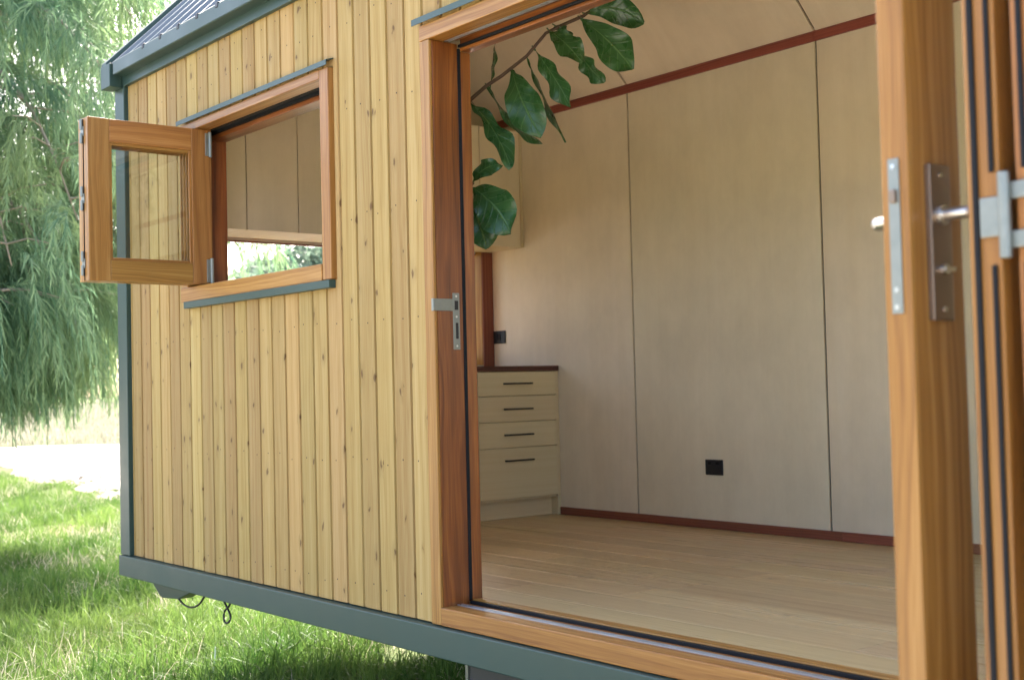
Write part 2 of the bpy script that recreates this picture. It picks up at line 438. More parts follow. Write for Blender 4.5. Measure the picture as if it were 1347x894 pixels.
for (xa, xb, hole) in ((-.045, .112, True), (X1 - .15, X1 - .02, False)):
    ew = MB()
    y0, y1 = YI, D + .014
    if hole:
        ew.box(xa, xb, y0, EW[0], CB, 2.24); ew.box(xa, xb, EW[1] + .02, y1, CB, 2.24)
        ew.box(xa, xb, EW[0], EW[1] + .02, CB, EW[2]); ew.box(xa, xb, EW[0], EW[1] + .02, EW[3], 2.24)
    else:
        ew.box(xa, xb, y0, GH[0], CB, 2.24); ew.box(xa, xb, GH[1], y1, CB, 2.24); ew.box(xa, xb, GH[0], GH[1], CB, GH[2]); ew.box(xa, xb, GH[0], GH[1], GH[3], 2.24)
    ew.prism([(.02, 2.2402), (YB - .02, 2.2402), (YB - .02, 2.30), (apex_y, 3.46), (.02, 2.30)], 'x', xa, xb)
    ew.build('end_wall', M['lining'], house)
ec, ed = MB(), MB()
yy = 0.0
while yy < YB:
    ya, yb = yy, min(yy + .1065, YB)
    zt_ = 2.33 + min((ya + yb) / 2, YB - (ya + yb) / 2)
    if yb <= EW[0] or ya >= EW[1] + .02: ec.box(-.06, -.0455, ya, yb, CB, zt_)
    else: ec.box(-.06, -.0455, ya, yb, CB, EW[2]); ec.box(-.06, -.0455, ya, yb, EW[3], zt_)
    if yb <= GH[0] or ya >= GH[1]: ed.box(X1 - .0195, X1 - .004, ya, yb, CB, zt_)
    else: ed.box(X1 - .0195, X1 - .004, max(ya, GH[0]) if ya > GH[0] - .02 else ya, yb, CB, GH[2]); ed.box(X1 - .0195, X1 - .004, ya, yb, GH[3], zt_)
    yy += .1075
ec.build('end_cladding', M['pine'], house, bevel=.003); ed.build('end_cladding', M['pine'], house, bevel=.003)
gd = MB(); gd.box(X1 - .08, X1 - .03, GH[0], GH[0] + .08, GH[2], GH[3]); gd.box(X1 - .08, X1 - .03, GH[1] - .08, GH[1], GH[2], GH[3])
gd.box(X1 - .08, X1 - .03, GH[0] + .08, GH[1] - .08, GH[2], GH[2] + .1, 'y'); gd.box(X1 - .08, X1 - .03, GH[0] + .08, GH[1] - .08, GH[3] - .08, GH[3], 'y')
gdo = gd.build('added_glazed_door', M['cedar'], house, bevel=.003)
gd = MB(); gd.box(X1 - .058, X1 - .052, GH[0] + .078, GH[1] - .078, GH[2] + .098, GH[3] - .078); gd.build('glass_pane', M['glass'], gdo)
FW = (5.55, 6.95, .35, 1.905)  # unseen front window, added so the interior gets more light
gd = MB(); gd.box(FW[0], FW[0] + .065, -.02, .14, FW[2], FW[3]); gd.box(FW[1] - .065, FW[1], -.02, .14, FW[2], FW[3])
gd.box(FW[0] + .065, FW[1] - .065, -.02, .14, FW[2], FW[2] + .065, 'x'); gd.box(FW[0] + .065, FW[1] - .065, -.02, .14, FW[3] - .065, FW[3], 'x')
gdo = gd.build('window_frame', M['cedar'], house, bevel=.003)
gd = MB(); gd.box(FW[0] + .063, FW[1] - .063, .05, .056, FW[2] + .063, FW[3] - .063); gd.build('glass_pane', M['glass'], gdo)

# --- corner trim, chassis beam, underside
ct = MB(); ct.box(-.066, .045, -.02, .017, -.06, 2.215); ct.box(-.066, -.0605, .0175, .075, -.06, 2.215)
ct.build('corner_trim', M['steel'], house, bevel=.003)
ct = MB(); ct.box(X1 - .045, X1 + .004, -.02, .017, -.06, 2.215); ct.build('corner_trim', M['steel'], house, bevel=.003)
bm = MB(); bm.box(-.064, X1, -.031, .06, -.160, -.0625, 'x'); bm.box(-.064, -.004, .0605, YB, -.160, -.0625, 'y'); bm.box(X1 - .06, X1, .0605, YB, -.160, -.0625, 'y')
bm.box(-.0035, X1 - .0605, YB - .06, YB, -.160, -.0625, 'x')
bm.build('chassis_beam', M['steel'], house, bevel=.004)
uf = MB(); uf.box(-.003, X1 - .061, .061, YB - .061, -.085, -.061, 'x')
for k in range(8): uf.box(.5 + k * .85, .55 + k * .85, .062, YB - .062, -.150, -.0855, 'y')
uf.build('underfloor', M['underside'], house)

# --- roof
rf = MB(); prof = []
x = -.052
rib = .1905; k = 0
xs = []
x0r = .040
pts = [(-.05, 0.0)]
xr = x0r
while xr < X1 - .02:
    pts += [(xr - .022, 0.0), (xr - .012, .022), (xr + .012, .022), (xr + .022, 0.0)]
    xm = xr + rib / 2
    pts += [(xm - .02, 0.0), (xm - .014, .004), (xm + .014, .004), (xm + .02, 0.0)]
    xr += rib
pts.append((X1 + .01, 0.0)); pts = [p for p in pts if p[0] <= X1 + .01]
zr0 = 2.302; ye0 = -.062
h = apex_y - ye0
for side in (0, 1):
    vs = []
    for (px, ph) in pts:
        for tpos in (0.0, 1.0):
            yy = ye0 + h * tpos; zz = zr0 + h * tpos
            yy -= ph * .707; zz += ph * .707
            if side: yy = 2 * apex_y - yy
            vs.append((px, yy, zz))
    f, uvs = [], []
    for a in range(len(pts) - 1):
        q = (2 * a, 2 * a + 2, 2 * a + 3, 2 * a + 1)
        f.append(q if not side else q[::-1]); uvs.append([(0, 0)] * 4)
    rf._add(vs, f, uvs, 0, .5)
roof = rf.build('roof', M['roofing'], house)
sm = roof.modifiers.new('thick', 'SOLIDIFY'); sm.thickness = .0016; sm.offset = -1
rc = MB()
rc.prism([(.001, 2.341), (apex_y, 2.341 + apex_y - .013), (2 * apex_y - .001, 2.341), (2 * apex_y - .001, 2.2405), (D + .03, 2.2405), (apex_y, 2.2405 + (D + .03 - apex_y) + .04), (YI - .03, 2.2405), (.001, 2.2405)], 'x', -.038, X1 - .02)
rc.build('roof_core', M['lining'], roof)
gt = MB()
gt.prism([(-.022, 2.258), (-.074, 2.258), (-.078, 2.262), (-.078, 2.320), (-.070, 2.328), (-.064, 2.328), (-.064, 2.318), (-.068, 2.266), (-.022, 2.266)], 'x', .062, X1)
gt.build('gutter', M['steel'], roof)
fa = MB(); fa.box(-.05, X1, -.0218, .0, 2.213, 2.296, 'x'); fa.build('fascia', M['steel'], roof, bevel=.003)
# barge capping along the left rake and its end cap
for xa, xb in ((-.075, -.012), (X1 - .03, X1 + .03)):
    bg_ = MB()
    bg_.prism([(-.082, 2.298), (-.082, 2.336), (apex_y, 2.336 + apex_y + .082), (2 * apex_y + .082, 2.336), (2 * apex_y + .082, 2.298), (apex_y, 2.298 + apex_y + .082)], 'x', xa, xb)
    bg_.prism([(-.02, 2.215), (-.02, 2.36), (apex_y, 2.38 + apex_y - .0), (2 * apex_y + .02, 2.36), (2 * apex_y + .02, 2.215), (apex_y, 2.215 + apex_y + .02)], 'x', xa, xa + .012)
    bg_.box(xa - .002, xa + .112, -.086, -.023, 2.208, 2.322, 'z')
    bg_.build('barge_capping', M['steel'], roof, bevel=.003)
# screws with dark washers at the eave end of every rib
xr = x0r + rib * 2
while xr < X1 - .1:
    yy, zz = ye0 - .012, zr0 + .016
    sc = MB(); sc.box(xr - .013, xr + .013, yy - .006, yy + .02, zz - .012, zz + .012, 'x')
    sc.build('rib_end_stop', M['black'], roof, bevel=.003); xr += rib

# --- kitchen window: frame, flashings
wf = MB(); fy0, fy1 = -.02, .15
wf.box(WX0, WX0 + .063, fy0, .06, WZ0 + .064, WZ1 - .036, 'z'); wf.box(WX1 - .063, WX1, fy0, .06, WZ0 + .002, WZ1 - .002, 'z')
wf.box(WX0, WX1 - .0635, fy0, .048, WZ1 - .036, WZ1, 'x')
wf.box(WX0, WX1 - .0635, fy0 - .004, .06, WZ0, WZ0 + .063, 'x')
wfr = wf.build('window_frame', M['cedar'], house, bevel=.003)
wi = MB()   # inner liners
wi.box(WX0 + .045, WX0 + .075, .0615, .172, WZ0 + .066, WZ1 - .05, 'z'); wi.box(WX1 - .075, WX1 - .045, .0615, .172, WZ0 + .066, WZ1 - .05, 'z')
wi.box(WX0 + .045, WX1 - .045, .096, .172, WZ1 - .062, WZ1 - .030, 'x'); wi.box(WX0 + .045, WX1 - .045, .0615, .172, WZ0 + .035, WZ0 + .065, 'x')
wi.build('liner', M['cedar_red'], wfr, bevel=.002)
wt = MB(); wt.box(WX0 + .0635, WX1 - .0635, .0485, .0955, WZ1 - .030, WZ1 - .004, 'x')
wt.build('head_track', M['dark'], wfr)
wt = MB(); wt.box(WX0 + .064, WX1 - .064, .050, .056, WZ1 - .038, WZ1 - .0302, 'x'); wt.build('head_gasket', M['rubber'], wfr); wt = MB(); wt.box(WX0 + .064, WX1 - .064, .084, .095, WZ1 - .044, WZ1 - .0302, 'x')
wt.build('head_gasket', M['rubber'], wfr)
hf = MB()
hf.prism([(-.001, 1.936), (-.034, 1.926), (-.034, 1.9065), (-.031, 1.9065), (-.031, 1.923), (-.001, 1.932)], 'x', WX0 - .004, WX1 + .012)
hf.build('head_flashing', M['steel'], wfr)
sf = MB(); sf.box(WX0 + .04, WX1 - .002, -.030, -.0005, WZ0 - .030, WZ0 - .0005, 'x')
sf.build('sill_flashing', M['steel'], wfr, bevel=.002)

# --- two folded window leaves standing square to the wall
def window_leaf(xa, xb, y0, y1, z0, z1, face):
    fr = MB(); st, tp, bt = .092, .098, .088
    fr.box(xa, xb, y0, y0 + st, z0, z1, 'z'); fr.box(xa, xb, y1 - st, y1, z0, z1, 'z')
    e = .0008
    fr.box(xa + e, xb - e, y0 + st, y1 - st, z1 - tp, z1 - e, 'y'); fr.box(xa + e, xb - e, y0 + st, y1 - st, z0 + e, z0 + bt, 'y')
    # glazing beads
    xm = (xa + xb) / 2
    for a, b in ((xa + .006, xm - .010), (xm + .010, xb - .006)):
        fr.box(a, b, y0 + st, y0 + st + .012, z0 + bt, z1 - tp, 'z'); fr.box(a, b, y1 - st - .012, y1 - st, z0 + bt, z1 - tp, 'z')
        fr.box(a, b, y0 + st + .012, y1 - st - .012, z1 - tp - .012, z1 - tp, 'y'); fr.box(a, b, y0 + st + .012, y1 - st - .012, z0 + bt, z0 + bt + .012, 'y')
    leaf = fr.build('window_leaf', M['cedar'], house, bevel=.0025)
    g = MB(); g.box(xm - .008, xm - .004, y0 + st - .004, y1 - st + .004, z0 + bt - .004, z1 - tp + .004); g.box(xm + .004, xm + .008, y0 + st - .004, y1 - st + .004, z0 + bt - .004, z1 - tp + .004)
    g.build('glass_pane', M['glass'], leaf)
    return leaf
lf1 = window_leaf(.803, .850, -.502, .048, 1.186, 1.866, 1)
lf2 = window_leaf(.744, .791, -.502, .048, 1.186, 1.866, -1)
gk = MB(); gk.box(.792, .8022, -.494, -.486, 1.20, 1.855); gk.build('gasket', M['rubber'], lf1)
gk = MB(); gk.box(.800, .8028, -.5045, -.490, 1.19, 1.862); gk.build('gasket', M['rubber'], lf1)
for hz in (1.81, 1.53, 1.26):
    hb = MB(); hb.box(.781, .799, -.5065, -.5025, hz - .045, hz + .045); hb.cyl((.7965, -.509, hz - .05), (.7965, -.509, hz - .008), .0065); hb.cyl((.7965, -.509, hz + .008), (.7965, -.509, hz + .05), .0065)
    hb.box(.800, .812, -.5065, -.5025, hz - .02, hz + .02)
    hb.build('hinge', M['galv'], lf1, bevel=.001)
for hz in (1.80, 1.245):
    hb = MB(); hb.cyl((.857, .040, hz - .055), (.857, .040, hz + .055), .0075); hb.box(.8505, .857, .018, .044, hz - .05, hz + .05)
    hb.build('pivot_hinge', M['galv'], lf1, bevel=.001)

# --- door frame
df = MB(); fy = -.012
JI, JR = 2.592, 5.115
df.box(DX0, JI - .001, fy, .0, CB - .001, DZ1 - .0535, 'z'); df.box(JR + .001, DX1, fy, .0, CB - .001, DZ1 - .0535, 'z')
df.box(DX0 + .0005, DX1 - .0005, fy - .001, .05, DZ1 - .053, DZ1, 'x')
df.box(JI + .0, JR, fy - .001, .052, CB - .0015, -.001, 'x')
dfr = df.build('door_frame', M['cedar'], house, bevel=.003)
jb = MB(); jb.box(DX0 + .004, JI, .0005, .105, CB + .002, DZ1 - .054, 'z', rn=.35); jb.box(JR, DX1 - .004, .0005, .105, CB + .002, DZ1 - .054, 'z')
jb.box(DX0 + .004, JI + .001, .1165, .158, .002, 1.838, 'z', rn=.9); jb.box(JR - .001, DX1 - .004, .1165, .158, .002, 1.838, 'z')
jb.box(JI - .0, JR, .1165, .158, 1.838, 1.9, 'x'); jb.box(JI, JR, .074, .103, 1.872, 1.905, 'x')
jb.build('jamb_liner', M['cedar_red'], dfr, bevel=.002)
for gb in ((JI - .006, JI + .004, .1035, .1155, .010, 1.846), (JR - .004, JR + .006, .1035, .1155, .010, 1.846), (JI + .0045, JR - .0045, .1035, .1155, 1.848, 1.858, 'x'), (JI + .0045, JR - .0045, .1035, .1155, -.004, .008, 'x')):
    gs = MB(); gs.box(*gb); gs.build('gasket', M['rubber'], dfr, bevel=.002)
sl = MB(); sl.box(JI + .0005, JR, .0755, .103, CB, -.0025, 'x'); sl.box(JI + .0015, JR, .116, .1595, CB, .011, 'x')
sl.build('sill', M['cedar'], dfr, bevel=.002)
tr = MB(); tr.box(JI + .002, JR, .0525, .075, CB, -.012, 'x'); tr.box(JI + .002, JR, .0525, .0585, -.0118, .0015, 'x'); tr.box(JI + .002, JR, .0675, .0750, -.0118, .0015, 'x')
tr.build('track', M['alu'], dfr); tr = MB()
tr.box(JI + .002, JR, .0505, .0575, 1.862, 1.886, 'x'); tr.box(JI + .002, JR, .066, .0735, 1.864, 1.886, 'x'); tr.box(JI + .002, JR, .0505, .0735, 1.8865, 1.905, 'x')
tr.build('track', M['alu'], dfr)
fl = MB(); fl.prism([(-.001, 1.948), (-.030, 1.937), (-.030, 1.9165), (-.027, 1.9165), (-.027, 1.934), (-.001, 1.944)], 'x', DX0 - .018, DX1 + .018)
fl.build('head_flashing', M['steel'], dfr)
sp = MB(); sp.box(JI - .002, JI + .0025, .062, .089, .836, 1.024, 'z'); sp.box(JI - .002, JI + .0022, -.014, .0618, .964, 1.004, 'z'); sp.box(JI - .010, JI + .002, -.0175, -.0142, .964, 1.004, 'z')
spo = sp.build('strike_plate', M['galv'], dfr, bevel=.001)
sp = MB(); sp.box(JI + .0005, JI + .0031, .0685, .083, .968, .998); sp.build('latch_slot', M['black'], spo); sp = MB(); sp.box(JI + .0005, JI + .0031, .0715, .082, .872, .925)
sp.build('latch_slot', M['black'], spo)
for z in (1.013, .945, .848):
    sp = MB(); sp.cyl((JI + .001, .0755, z), (JI + .0036, .0755, z), .0035, 10); sp.build('screw', M['satin'], spo)

# --- three folded door leaves
def door_leaf(xa, xb, y0, y1, mat='cedar', z0=.014, z1=1.832):
    fr = MB(); st = .138; e = .0008
    fr.box(xa, xb, y0, y0 + st, z0, z1, 'z'); fr.box(xa, xb, y1 - st, y1, z0, z1, 'z')
    fr.box(xa + e, xb - e, y0 + st, y1 - st, z1 - .14, z1 - e, 'y'); fr.box(xa + e, xb - e, y0 + st, y1 - st, z0 + e, z0 + .19, 'y')
    xm = (xa + xb) / 2
    for a, b in ((xa + .006, xm - .011), (xm + .011, xb - .006)):
        fr.box(a, b, y0 + st, y0 + st + .013, z0 + .19, z1 - .14, 'z'); fr.box(a, b, y1 - st - .013, y1 - st, z0 + .19, z1 - .14, 'z')
        fr.box(a, b, y0 + st + .013, y1 - st - .013, z1 - .153, z1 - .14, 'y'); fr.box(a, b, y0 + st + .013, y1 - st - .013, z0 + .19, z0 + .203, 'y')
    leaf = fr.build('door_leaf', M[mat], house, bevel=.0025)
    g = MB()
    for a in (-.010, .005): g.box(xm + a, xm + a + .005, y0 + st - .004, y1 - st + .004, z0 + .186, z1 - .136)
    g.build('glass_pane', M['glass'], leaf)
    return leaf
A = door_leaf(4.830, 4.877, -.778, .050)
B = door_leaf(4.972, 5.022, -.778, .050, 'cedar_shaded')
Cc = door_leaf(5.046, 5.094, -.778, .050, 'cedar_shaded')
lp = MB(); lp.box(4.8435, 4.8625, -.7808, -.7775, .806, 1.039); lpo = lp.build('lock_plate', M['galv'], A, bevel=.001)
lp = MB(); lp.box(4.8475, 4.8585, -.7865, -.7778, .972, .992); lp.build('latch_bolt', M['bronze'], lpo, bevel=.002)
for z in (.816, .842, 1.027):
    lp = MB(); lp.cyl((4.853, -.7805, z), (4.853, -.7822, z), .0042, 12); lp.build('screw', M['satin'], lpo)
hd = MB(); hd.box(4.8772, 4.8885, -.738, -.6845, .795, 1.031); hdo = hd.build('handle_plate', M['bronze'], A, bevel=.002)
lv = MB(); lv.cyl((4.888, -.714, .954), (4.896, -.714, .954), .0155); lv.cyl((4.895, -.714, .954), (4.936, -.714, .954), .0095)
lv.tube([(4.930, -.714, .954), (4.936, -.708, .954), (4.938, -.695, .954), (4.938, -.598, .954)], [.0095, .0098, .0095, .0092], 14)
lv.build('lever_handle', M['satin'], hdo, smooth=False, bevel=.001)
for z in (1.015, .812):
    lv = MB(); lv.cyl((4.888, -.711, z), (4.8905, -.711, z), .0045, 12); lv.build('screw', M['satin'], hdo)
lv = MB(); lv.cyl((4.888, -.711, .872), (4.8945, -.711, .872), .0085, 16); lv.box(4.8945, 4.902, -.724, -.698, .869, .875)
lv.build('thumb_turn', M['satin'], hdo)
hd = MB(); hd.box(4.8185, 4.8298, -.738, -.6845, .795, 1.031); hdi = hd.build('handle_plate', M['bronze'], A, bevel=.002)
lv = MB(); lv.cyl((4.8185, -.714, .954), (4.776, -.714, .954), .0095); lv.tube([(4.778, -.714, .954), (4.771, -.708, .954), (4.769, -.695, .954), (4.769, -.600, .954)], .0095, 14)
lv.build('lever_handle', M['satin'], hdi, bevel=.001)
for leaf, gx in ((B, (4.982, 4.991)), (B, (5.008, 5.0155)), (Cc, (5.056, 5.064))):
    g = MB()
    if gx[0] > 5: g.box(gx[0], gx[1], -.7835, -.7775, .02, .865); g.build('gasket', M['rubber'], leaf, bevel=.002); g = MB(); g.box(gx[0], gx[1], -.7835, -.7775, .995, 1.83)
    else: g.box(gx[0], gx[1], -.7835, -.7775, .02, 1.83)
    g.build('gasket', M['rubber'], leaf, bevel=.002)
for hz in (.932, 1.70, .16):
    hb = MB(); hb.box(4.9935, 5.024, -.7845, -.7782, hz - .028, hz + .028); hb.cyl((5.034, -.789, hz - .06), (5.034, -.789, hz + .06), .0085)
    hb.box(5.024, 5.034, -.787, -.7825, hz - .058, hz + .058); hb.box(5.034, 5.075, -.7845, -.7782, hz + .022, hz + .046); hb.box(5.034, 5.075, -.7845, -.7782, hz - .046, hz - .022)
    hb.build('hinge', M['galv'], B, bevel=.002)

# --- floor planks, interior panels, skirting, cornice, ceiling
fb = MB(); y = .160
pw = .185
row = 0
while y < D + .01:
    yb = min(y + pw - .0007, D + .012); xx = .113 - R.uniform(0, 1.4)
    while xx < X1 - .15:
        ln = R.uniform(1.3, 2.0); a, b = max(xx, .113), min(xx + ln - .0008, X1 - .151)
        if b > a + .01: fb.box(a, b, y, yb, -.014, R.uniform(-.0003, 0.0), 'x')
        xx += ln
    y += pw; row += 1
fb.build('floor', M['oak'], house, bevel=.0008)
fs = MB(); fs.box(-.003, X1 - .16, .061, D + .013, -.0605, -.0145, 'x'); fs.build('subfloor', M['dark'], house)
seams = [.1265, 1.296, 2.496, 3.696, 4.896, 6.096, X1 - .152]
for a, b in zip(seams[:-1], seams[1:]):
    p = MB(); a_, b_ = a + .0055, b - .0055; off = (R.random() * 20, R.random() * 20); rn = R.random()
    if b_ <= BW[0] or a_ >= BW[1]: p.box(a_, b_, D, D + .0095, .02, 2.232, 'z')
    else:
        if a_ < BW[0]: p.box(a_, BW[0], D, D + .0095, .02, 2.232, 'z', 0, rn, off)
        if b_ > BW[1]: p.box(BW[1], b_, D, D + .0095, .02, 2.232, 'z', 0, rn, off)
        p.box(max(a_, BW[0]), min(b_, BW[1]), D, D + .0095, .02, BW[2], 'z', 0, rn, off)
        if a_ > BW[0]: p.build('wall_panel', M['ply'], house); p = MB()
        p.box(max(a_, BW[0]), min(b_, BW[1]), D, D + .0095, BW[3], 2.232, 'z', 0, rn, off)
    p.build('wall_panel', M['ply'], house)
bw = MB(); bw.box(BW[0], BW[0] + .06, D - .004, YB + .01, BW[2], BW[3]); bw.box(BW[1] - .06, BW[1], D - .004, YB + .01, BW[2], BW[3])
bw.box(BW[0] + .06, BW[1] - .06, D - .004, YB + .01, BW[2], BW[2] + .06, 'x'); bw.box(BW[0] + .06, BW[1] - .06, D - .004, YB + .01, BW[3] - .06, BW[3], 'x')
bwo = bw.build('window_frame', M['cedar'], house, bevel=.003)  # frame of the back window added for extra daylight
bw = MB(); bw.box(BW[0] + .058, BW[1] - .058, 2.25, 2.256, BW[2] + .058, BW[3] - .058); bw.build('glass_pane', M['glass'], bwo)
bk = MB(); bk.box(.1125, BW[0], D + .0098, D + .0135, .0, 2.235, 'x'); bk.box(BW[1], X1 - .151, D + .0098, D + .0135, .0, 2.235, 'x'); bk.box(BW[0], BW[1], D + .0098, D + .0135, .0, BW[2], 'x'); bk.box(BW[0], BW[1], D + .0098, D + .0135, BW[3], 2.235, 'x'); bk.build('panel_backing', M['dark'], house)
ep = MB()    # end wall lining with the window hole
ep.box(.1125, .125, YI + .001, EW[0] - .0, .0, 2.235); ep.box(.1125, .125, EW[1] + .02, D - .001, .0, 2.235)
ep.box(.1125, .125, EW[0], EW[1] + .02, .0, EW[2]); ep.box(.1125, .125, EW[0], EW[1] + .02, EW[3] + .012, 2.235)
ep.build('end_panel', M['ply'], house)
sk = MB(); sk.box(.70, 2.5615, D - .013, D - .0005, .0005, .0415, 'x'); sk.box(2.562, X1 - .152, D - .013, D - .0005, .0005, .0415, 'x'); sk.build('skirting', M['trim_red'], house, bevel=.002)
co = MB()
for a, b in ((.126, 2.496), (2.4965, X1 - .152)): co.prism([(D - .0005, 2.2125), (D - .0125, 2.2125), (D - .0125, 2.250), (D - .0005, 2.264)], 'x', a, b)
co.build('cornice', M['trim_red'], house, bevel=.001)
ztop = 2.2556
def ceil_panel(a, b, ya, yb):
    # slab 10 mm thick lying under the 45 degree roof, from the back wall up to the ridge (or from the front wall)
    s_ = 1 if yb > ya else -1
    za, zb = ztop, ztop + abs(yb - ya)
    v = [(x, y, z) for x in (a, b) for (y, z) in ((ya, za), (yb, zb), (yb, zb + .014), (ya, za + .014))]
    f = [(0, 1, 2, 3), (4, 7, 6, 5), (0, 4, 5, 1), (1, 5, 6, 2), (2, 6, 7, 3), (3, 7, 4, 0)]
    L = abs(yb - ya) * 1.414; o = R.random() * 9
    uvq = [(o, a), (o, b), (o + L, b), (o + L, a)]
    m = MB(); m._add(v, f, [[(o, 0)] * 4, [(o, 0)] * 4, [(o, a), (o, b), (o + L, b), (o + L, a)]] + [[(o, 0)] * 4] * 3, 0, R.random())
    m.build('ceiling_panel', M['ply'], house)
for a, b in zip(seams[:-1], seams[1:]):
    ceil_panel(a + .0062, b - .0062, D, apex_y); ceil_panel(a + .003, b - .003, YI, apex_y)
cb = MB()
for s_ in (1, -1):
    ya = D if s_ > 0 else YI
    cb._add([(x, y, z) for x in (.113, X1 - .152) for (y, z) in ((ya, ztop + .0155), (apex_y, ztop + .0155 + abs(apex_y - ya)))], [(0, 1, 3, 2)], [[(0, 0)] * 4], 0, .5)
cb.build('ceiling_backing', M['dark'], house)

# --- window in the end wall over the bench
ef = MB()
ef.box(-.055, .124, EW[1], EW[1] + .0195, EW[2] + .001, EW[3] - .001, 'z', rn=.8); ef.box(-.055, .124, EW[0] - .0, EW[0] + .02, EW[2] + .001, EW[3] - .001, 'z')
ef.box(-.055, .124, EW[0] + .0205, EW[1] - .0005, EW[3] - .022, EW[3] - .001, 'y')
efo = ef.build('end_window', M['cedar'], house, bevel=.002)
et = MB(); et.box(.1255, .1335, 2.0965, D - .001, .8175, 1.4955, 'z'); et.build('trim', M['trim_red'], efo, bevel=.001)
es = MB(); es.box(.0, .04, EW[0] + .021, EW[1] - .001, EW[2] + .002, EW[2] + .05, 'y'); es.box(.0, .04, 1.24, 1.285, EW[2] + .05, EW[3] - .03, 'z')
es.build('sash', M['cedar'], efo, bevel=.002)
eb = MB(); eb.box(.044, .078, EW[0] + .022, EW[1] - .002, 1.490, 1.5225, 'y'); eb.build('head_rail', M['satinwhite'], efo, bevel=.002)
eb = MB(); eb.box(.046, .076, EW[0] + .022, EW[1] - .002, 1.483, 1.4895, 'y'); eb.build('trim', M['trim_red'], efo)
eg = MB(); eg.box(.018, .022, EW[0] + .022, EW[1] - .002, EW[2] + .045, EW[3] - .0235); eg.build('glass_pane', M['glass'], efo)

# --- under the trailer: folded corner leg, mudguard panel, cables
br = MB(); br.prism([(-.04, -.1605), (.50, -.1605), (.47, -.20), (.32, -.25), (.14, -.264), (.11, -.258)], 'y', .10, .17)
br.build('corner_leg', M['steel'], house, bevel=.004)
mg = MB(); mg.box(2.46, 4.4, .195, 1.0, -.60, -.162, 'x'); mgo = mg.build('wheel_guard', M['underside'], house, bevel=.003)
mg = MB(); mg.box(2.444, 2.4595, .19, 1.0, -.60, -.1622, 'z'); mg.build('edge_trim', M['galv'], mgo)
for pl in ([(.24, .12, -.15), (.28, .11, -.235), (.42, .10, -.272), (.55, .10, -.245), (.64, .11, -.15)],
           [(.74, .10, -.15), (.80, .10, -.205), (.86, .10, -.26), (.845, .095, -.29), (.81, .095, -.29), (.80, .1, -.25), (.85, .1, -.215), (.90, .1, -.15)]):
    cbm = MB()
    P_ = [Vector(q) for q in pl]; out = []
    for k in range(len(P_) - 1):
        p0, p1, p2, p3 = P_[max(k - 1, 0)], P_[k], P_[k + 1], P_[min(k + 2, len(P_) - 1)]
        for j in range(6):
            t = j / 6
            out.append(.5 * ((2 * p1) + (p2 - p0) * t + (2 * p0 - 5 * p1 + 4 * p2 - p3) * t * t + (3 * p1 - p0 - 3 * p2 + p3) * t ** 3))
    out.append(P_[-1]); cbm.tube(out, .0048, 8); cbm.build('cable', M['black'], house, smooth=True)
wheel = MB()
for wx in (3.0, 3.75):
    for wy in (.30, 1.95):
        w_ = MB(); w_.cyl((wx, wy, -.45), (wx, wy + .18, -.45), .30, 28); w_.build('wheel', M['rubber'], house, bevel=.03)

# ================================================================== KITCHEN
kb = empty('drawer_cabinet', (.41, 1.16, 0), 'cream kitchen base cabinet with four drawers under a dark timber benchtop', 'cabinet')
c = MB(); c.box(.126, .683, .157, 2.1725, .098, .789, 'z'); c.box(.126, .640, .157, 2.1725, .0005, .0975, 'y'); c.box(.6835, .697, 2.150, 2.1725, .0985, .7885, 'z'); c.box(.6405, .697, 2.150, 2.1725, .0005, .0975, 'z')
c.build('carcass', M['cab'], kb, bevel=.001)
tp = MB(); tp.box(.127, .703, .158, 2.172, .7895, .8172, 'y'); tp.build('benchtop', M['bench'], kb, bevel=.0015)
zs = [(.6595, .785), (.5215, .6555), (.3835, .5175), (.113, .3795)]
ycols = [(1.6085, 2.1475), (1.07, 1.6045), (.531, 1.066)]
for ci, (ya, yb) in enumerate(ycols):
    for (za, zb), hz in zip(zs, (.723, .587, .450, .3135)):
        d_ = MB(); d_.box(.684, .701, ya + .001, yb - .001, za, zb, 'y'); dr = d_.build('drawer', M['cab'], kb, bevel=.0012)
        m_ = (ya + yb) / 2 - .014
        h_ = MB(); h_.box(.722, .731, m_ - .099, m_ + .099, hz - .0045, hz + .0045, 'y'); h_.box(.7013, .7225, m_ - .085, m_ - .077, hz - .004, hz + .004, 'x'); h_.box(.7013, .7225, m_ + .077, m_ + .085, hz - .004, hz + .004, 'x')
        h_.build('handle', M['black'], dr, bevel=.001)
uc = empty('wall_cabinet', (.28, 1.16, 1.497), 'plain ply wall cupboard with a row of flush doors above the kitchen bench window', 'cupboard')
c = MB(); c.box(.126, .414, .157, 2.1725, 1.497, 2.163, 'z'); c.box(.4145, .429, 2.153, 2.1725, 1.4975, 2.1625, 'z')
c.build('carcass', M['cab'], uc, bevel=.001)
yb = [.16, .432, .716, 1.003, 1.29, 1.577, 1.864, 2.151]
for a, b in zip(yb[:-1], yb[1:]):
    d_ = MB(); d_.box(.4148, .431, a + .003, b - .003, 1.497, 2.162, 'z'); d_.build('door', M['ply'], uc, bevel=.001)

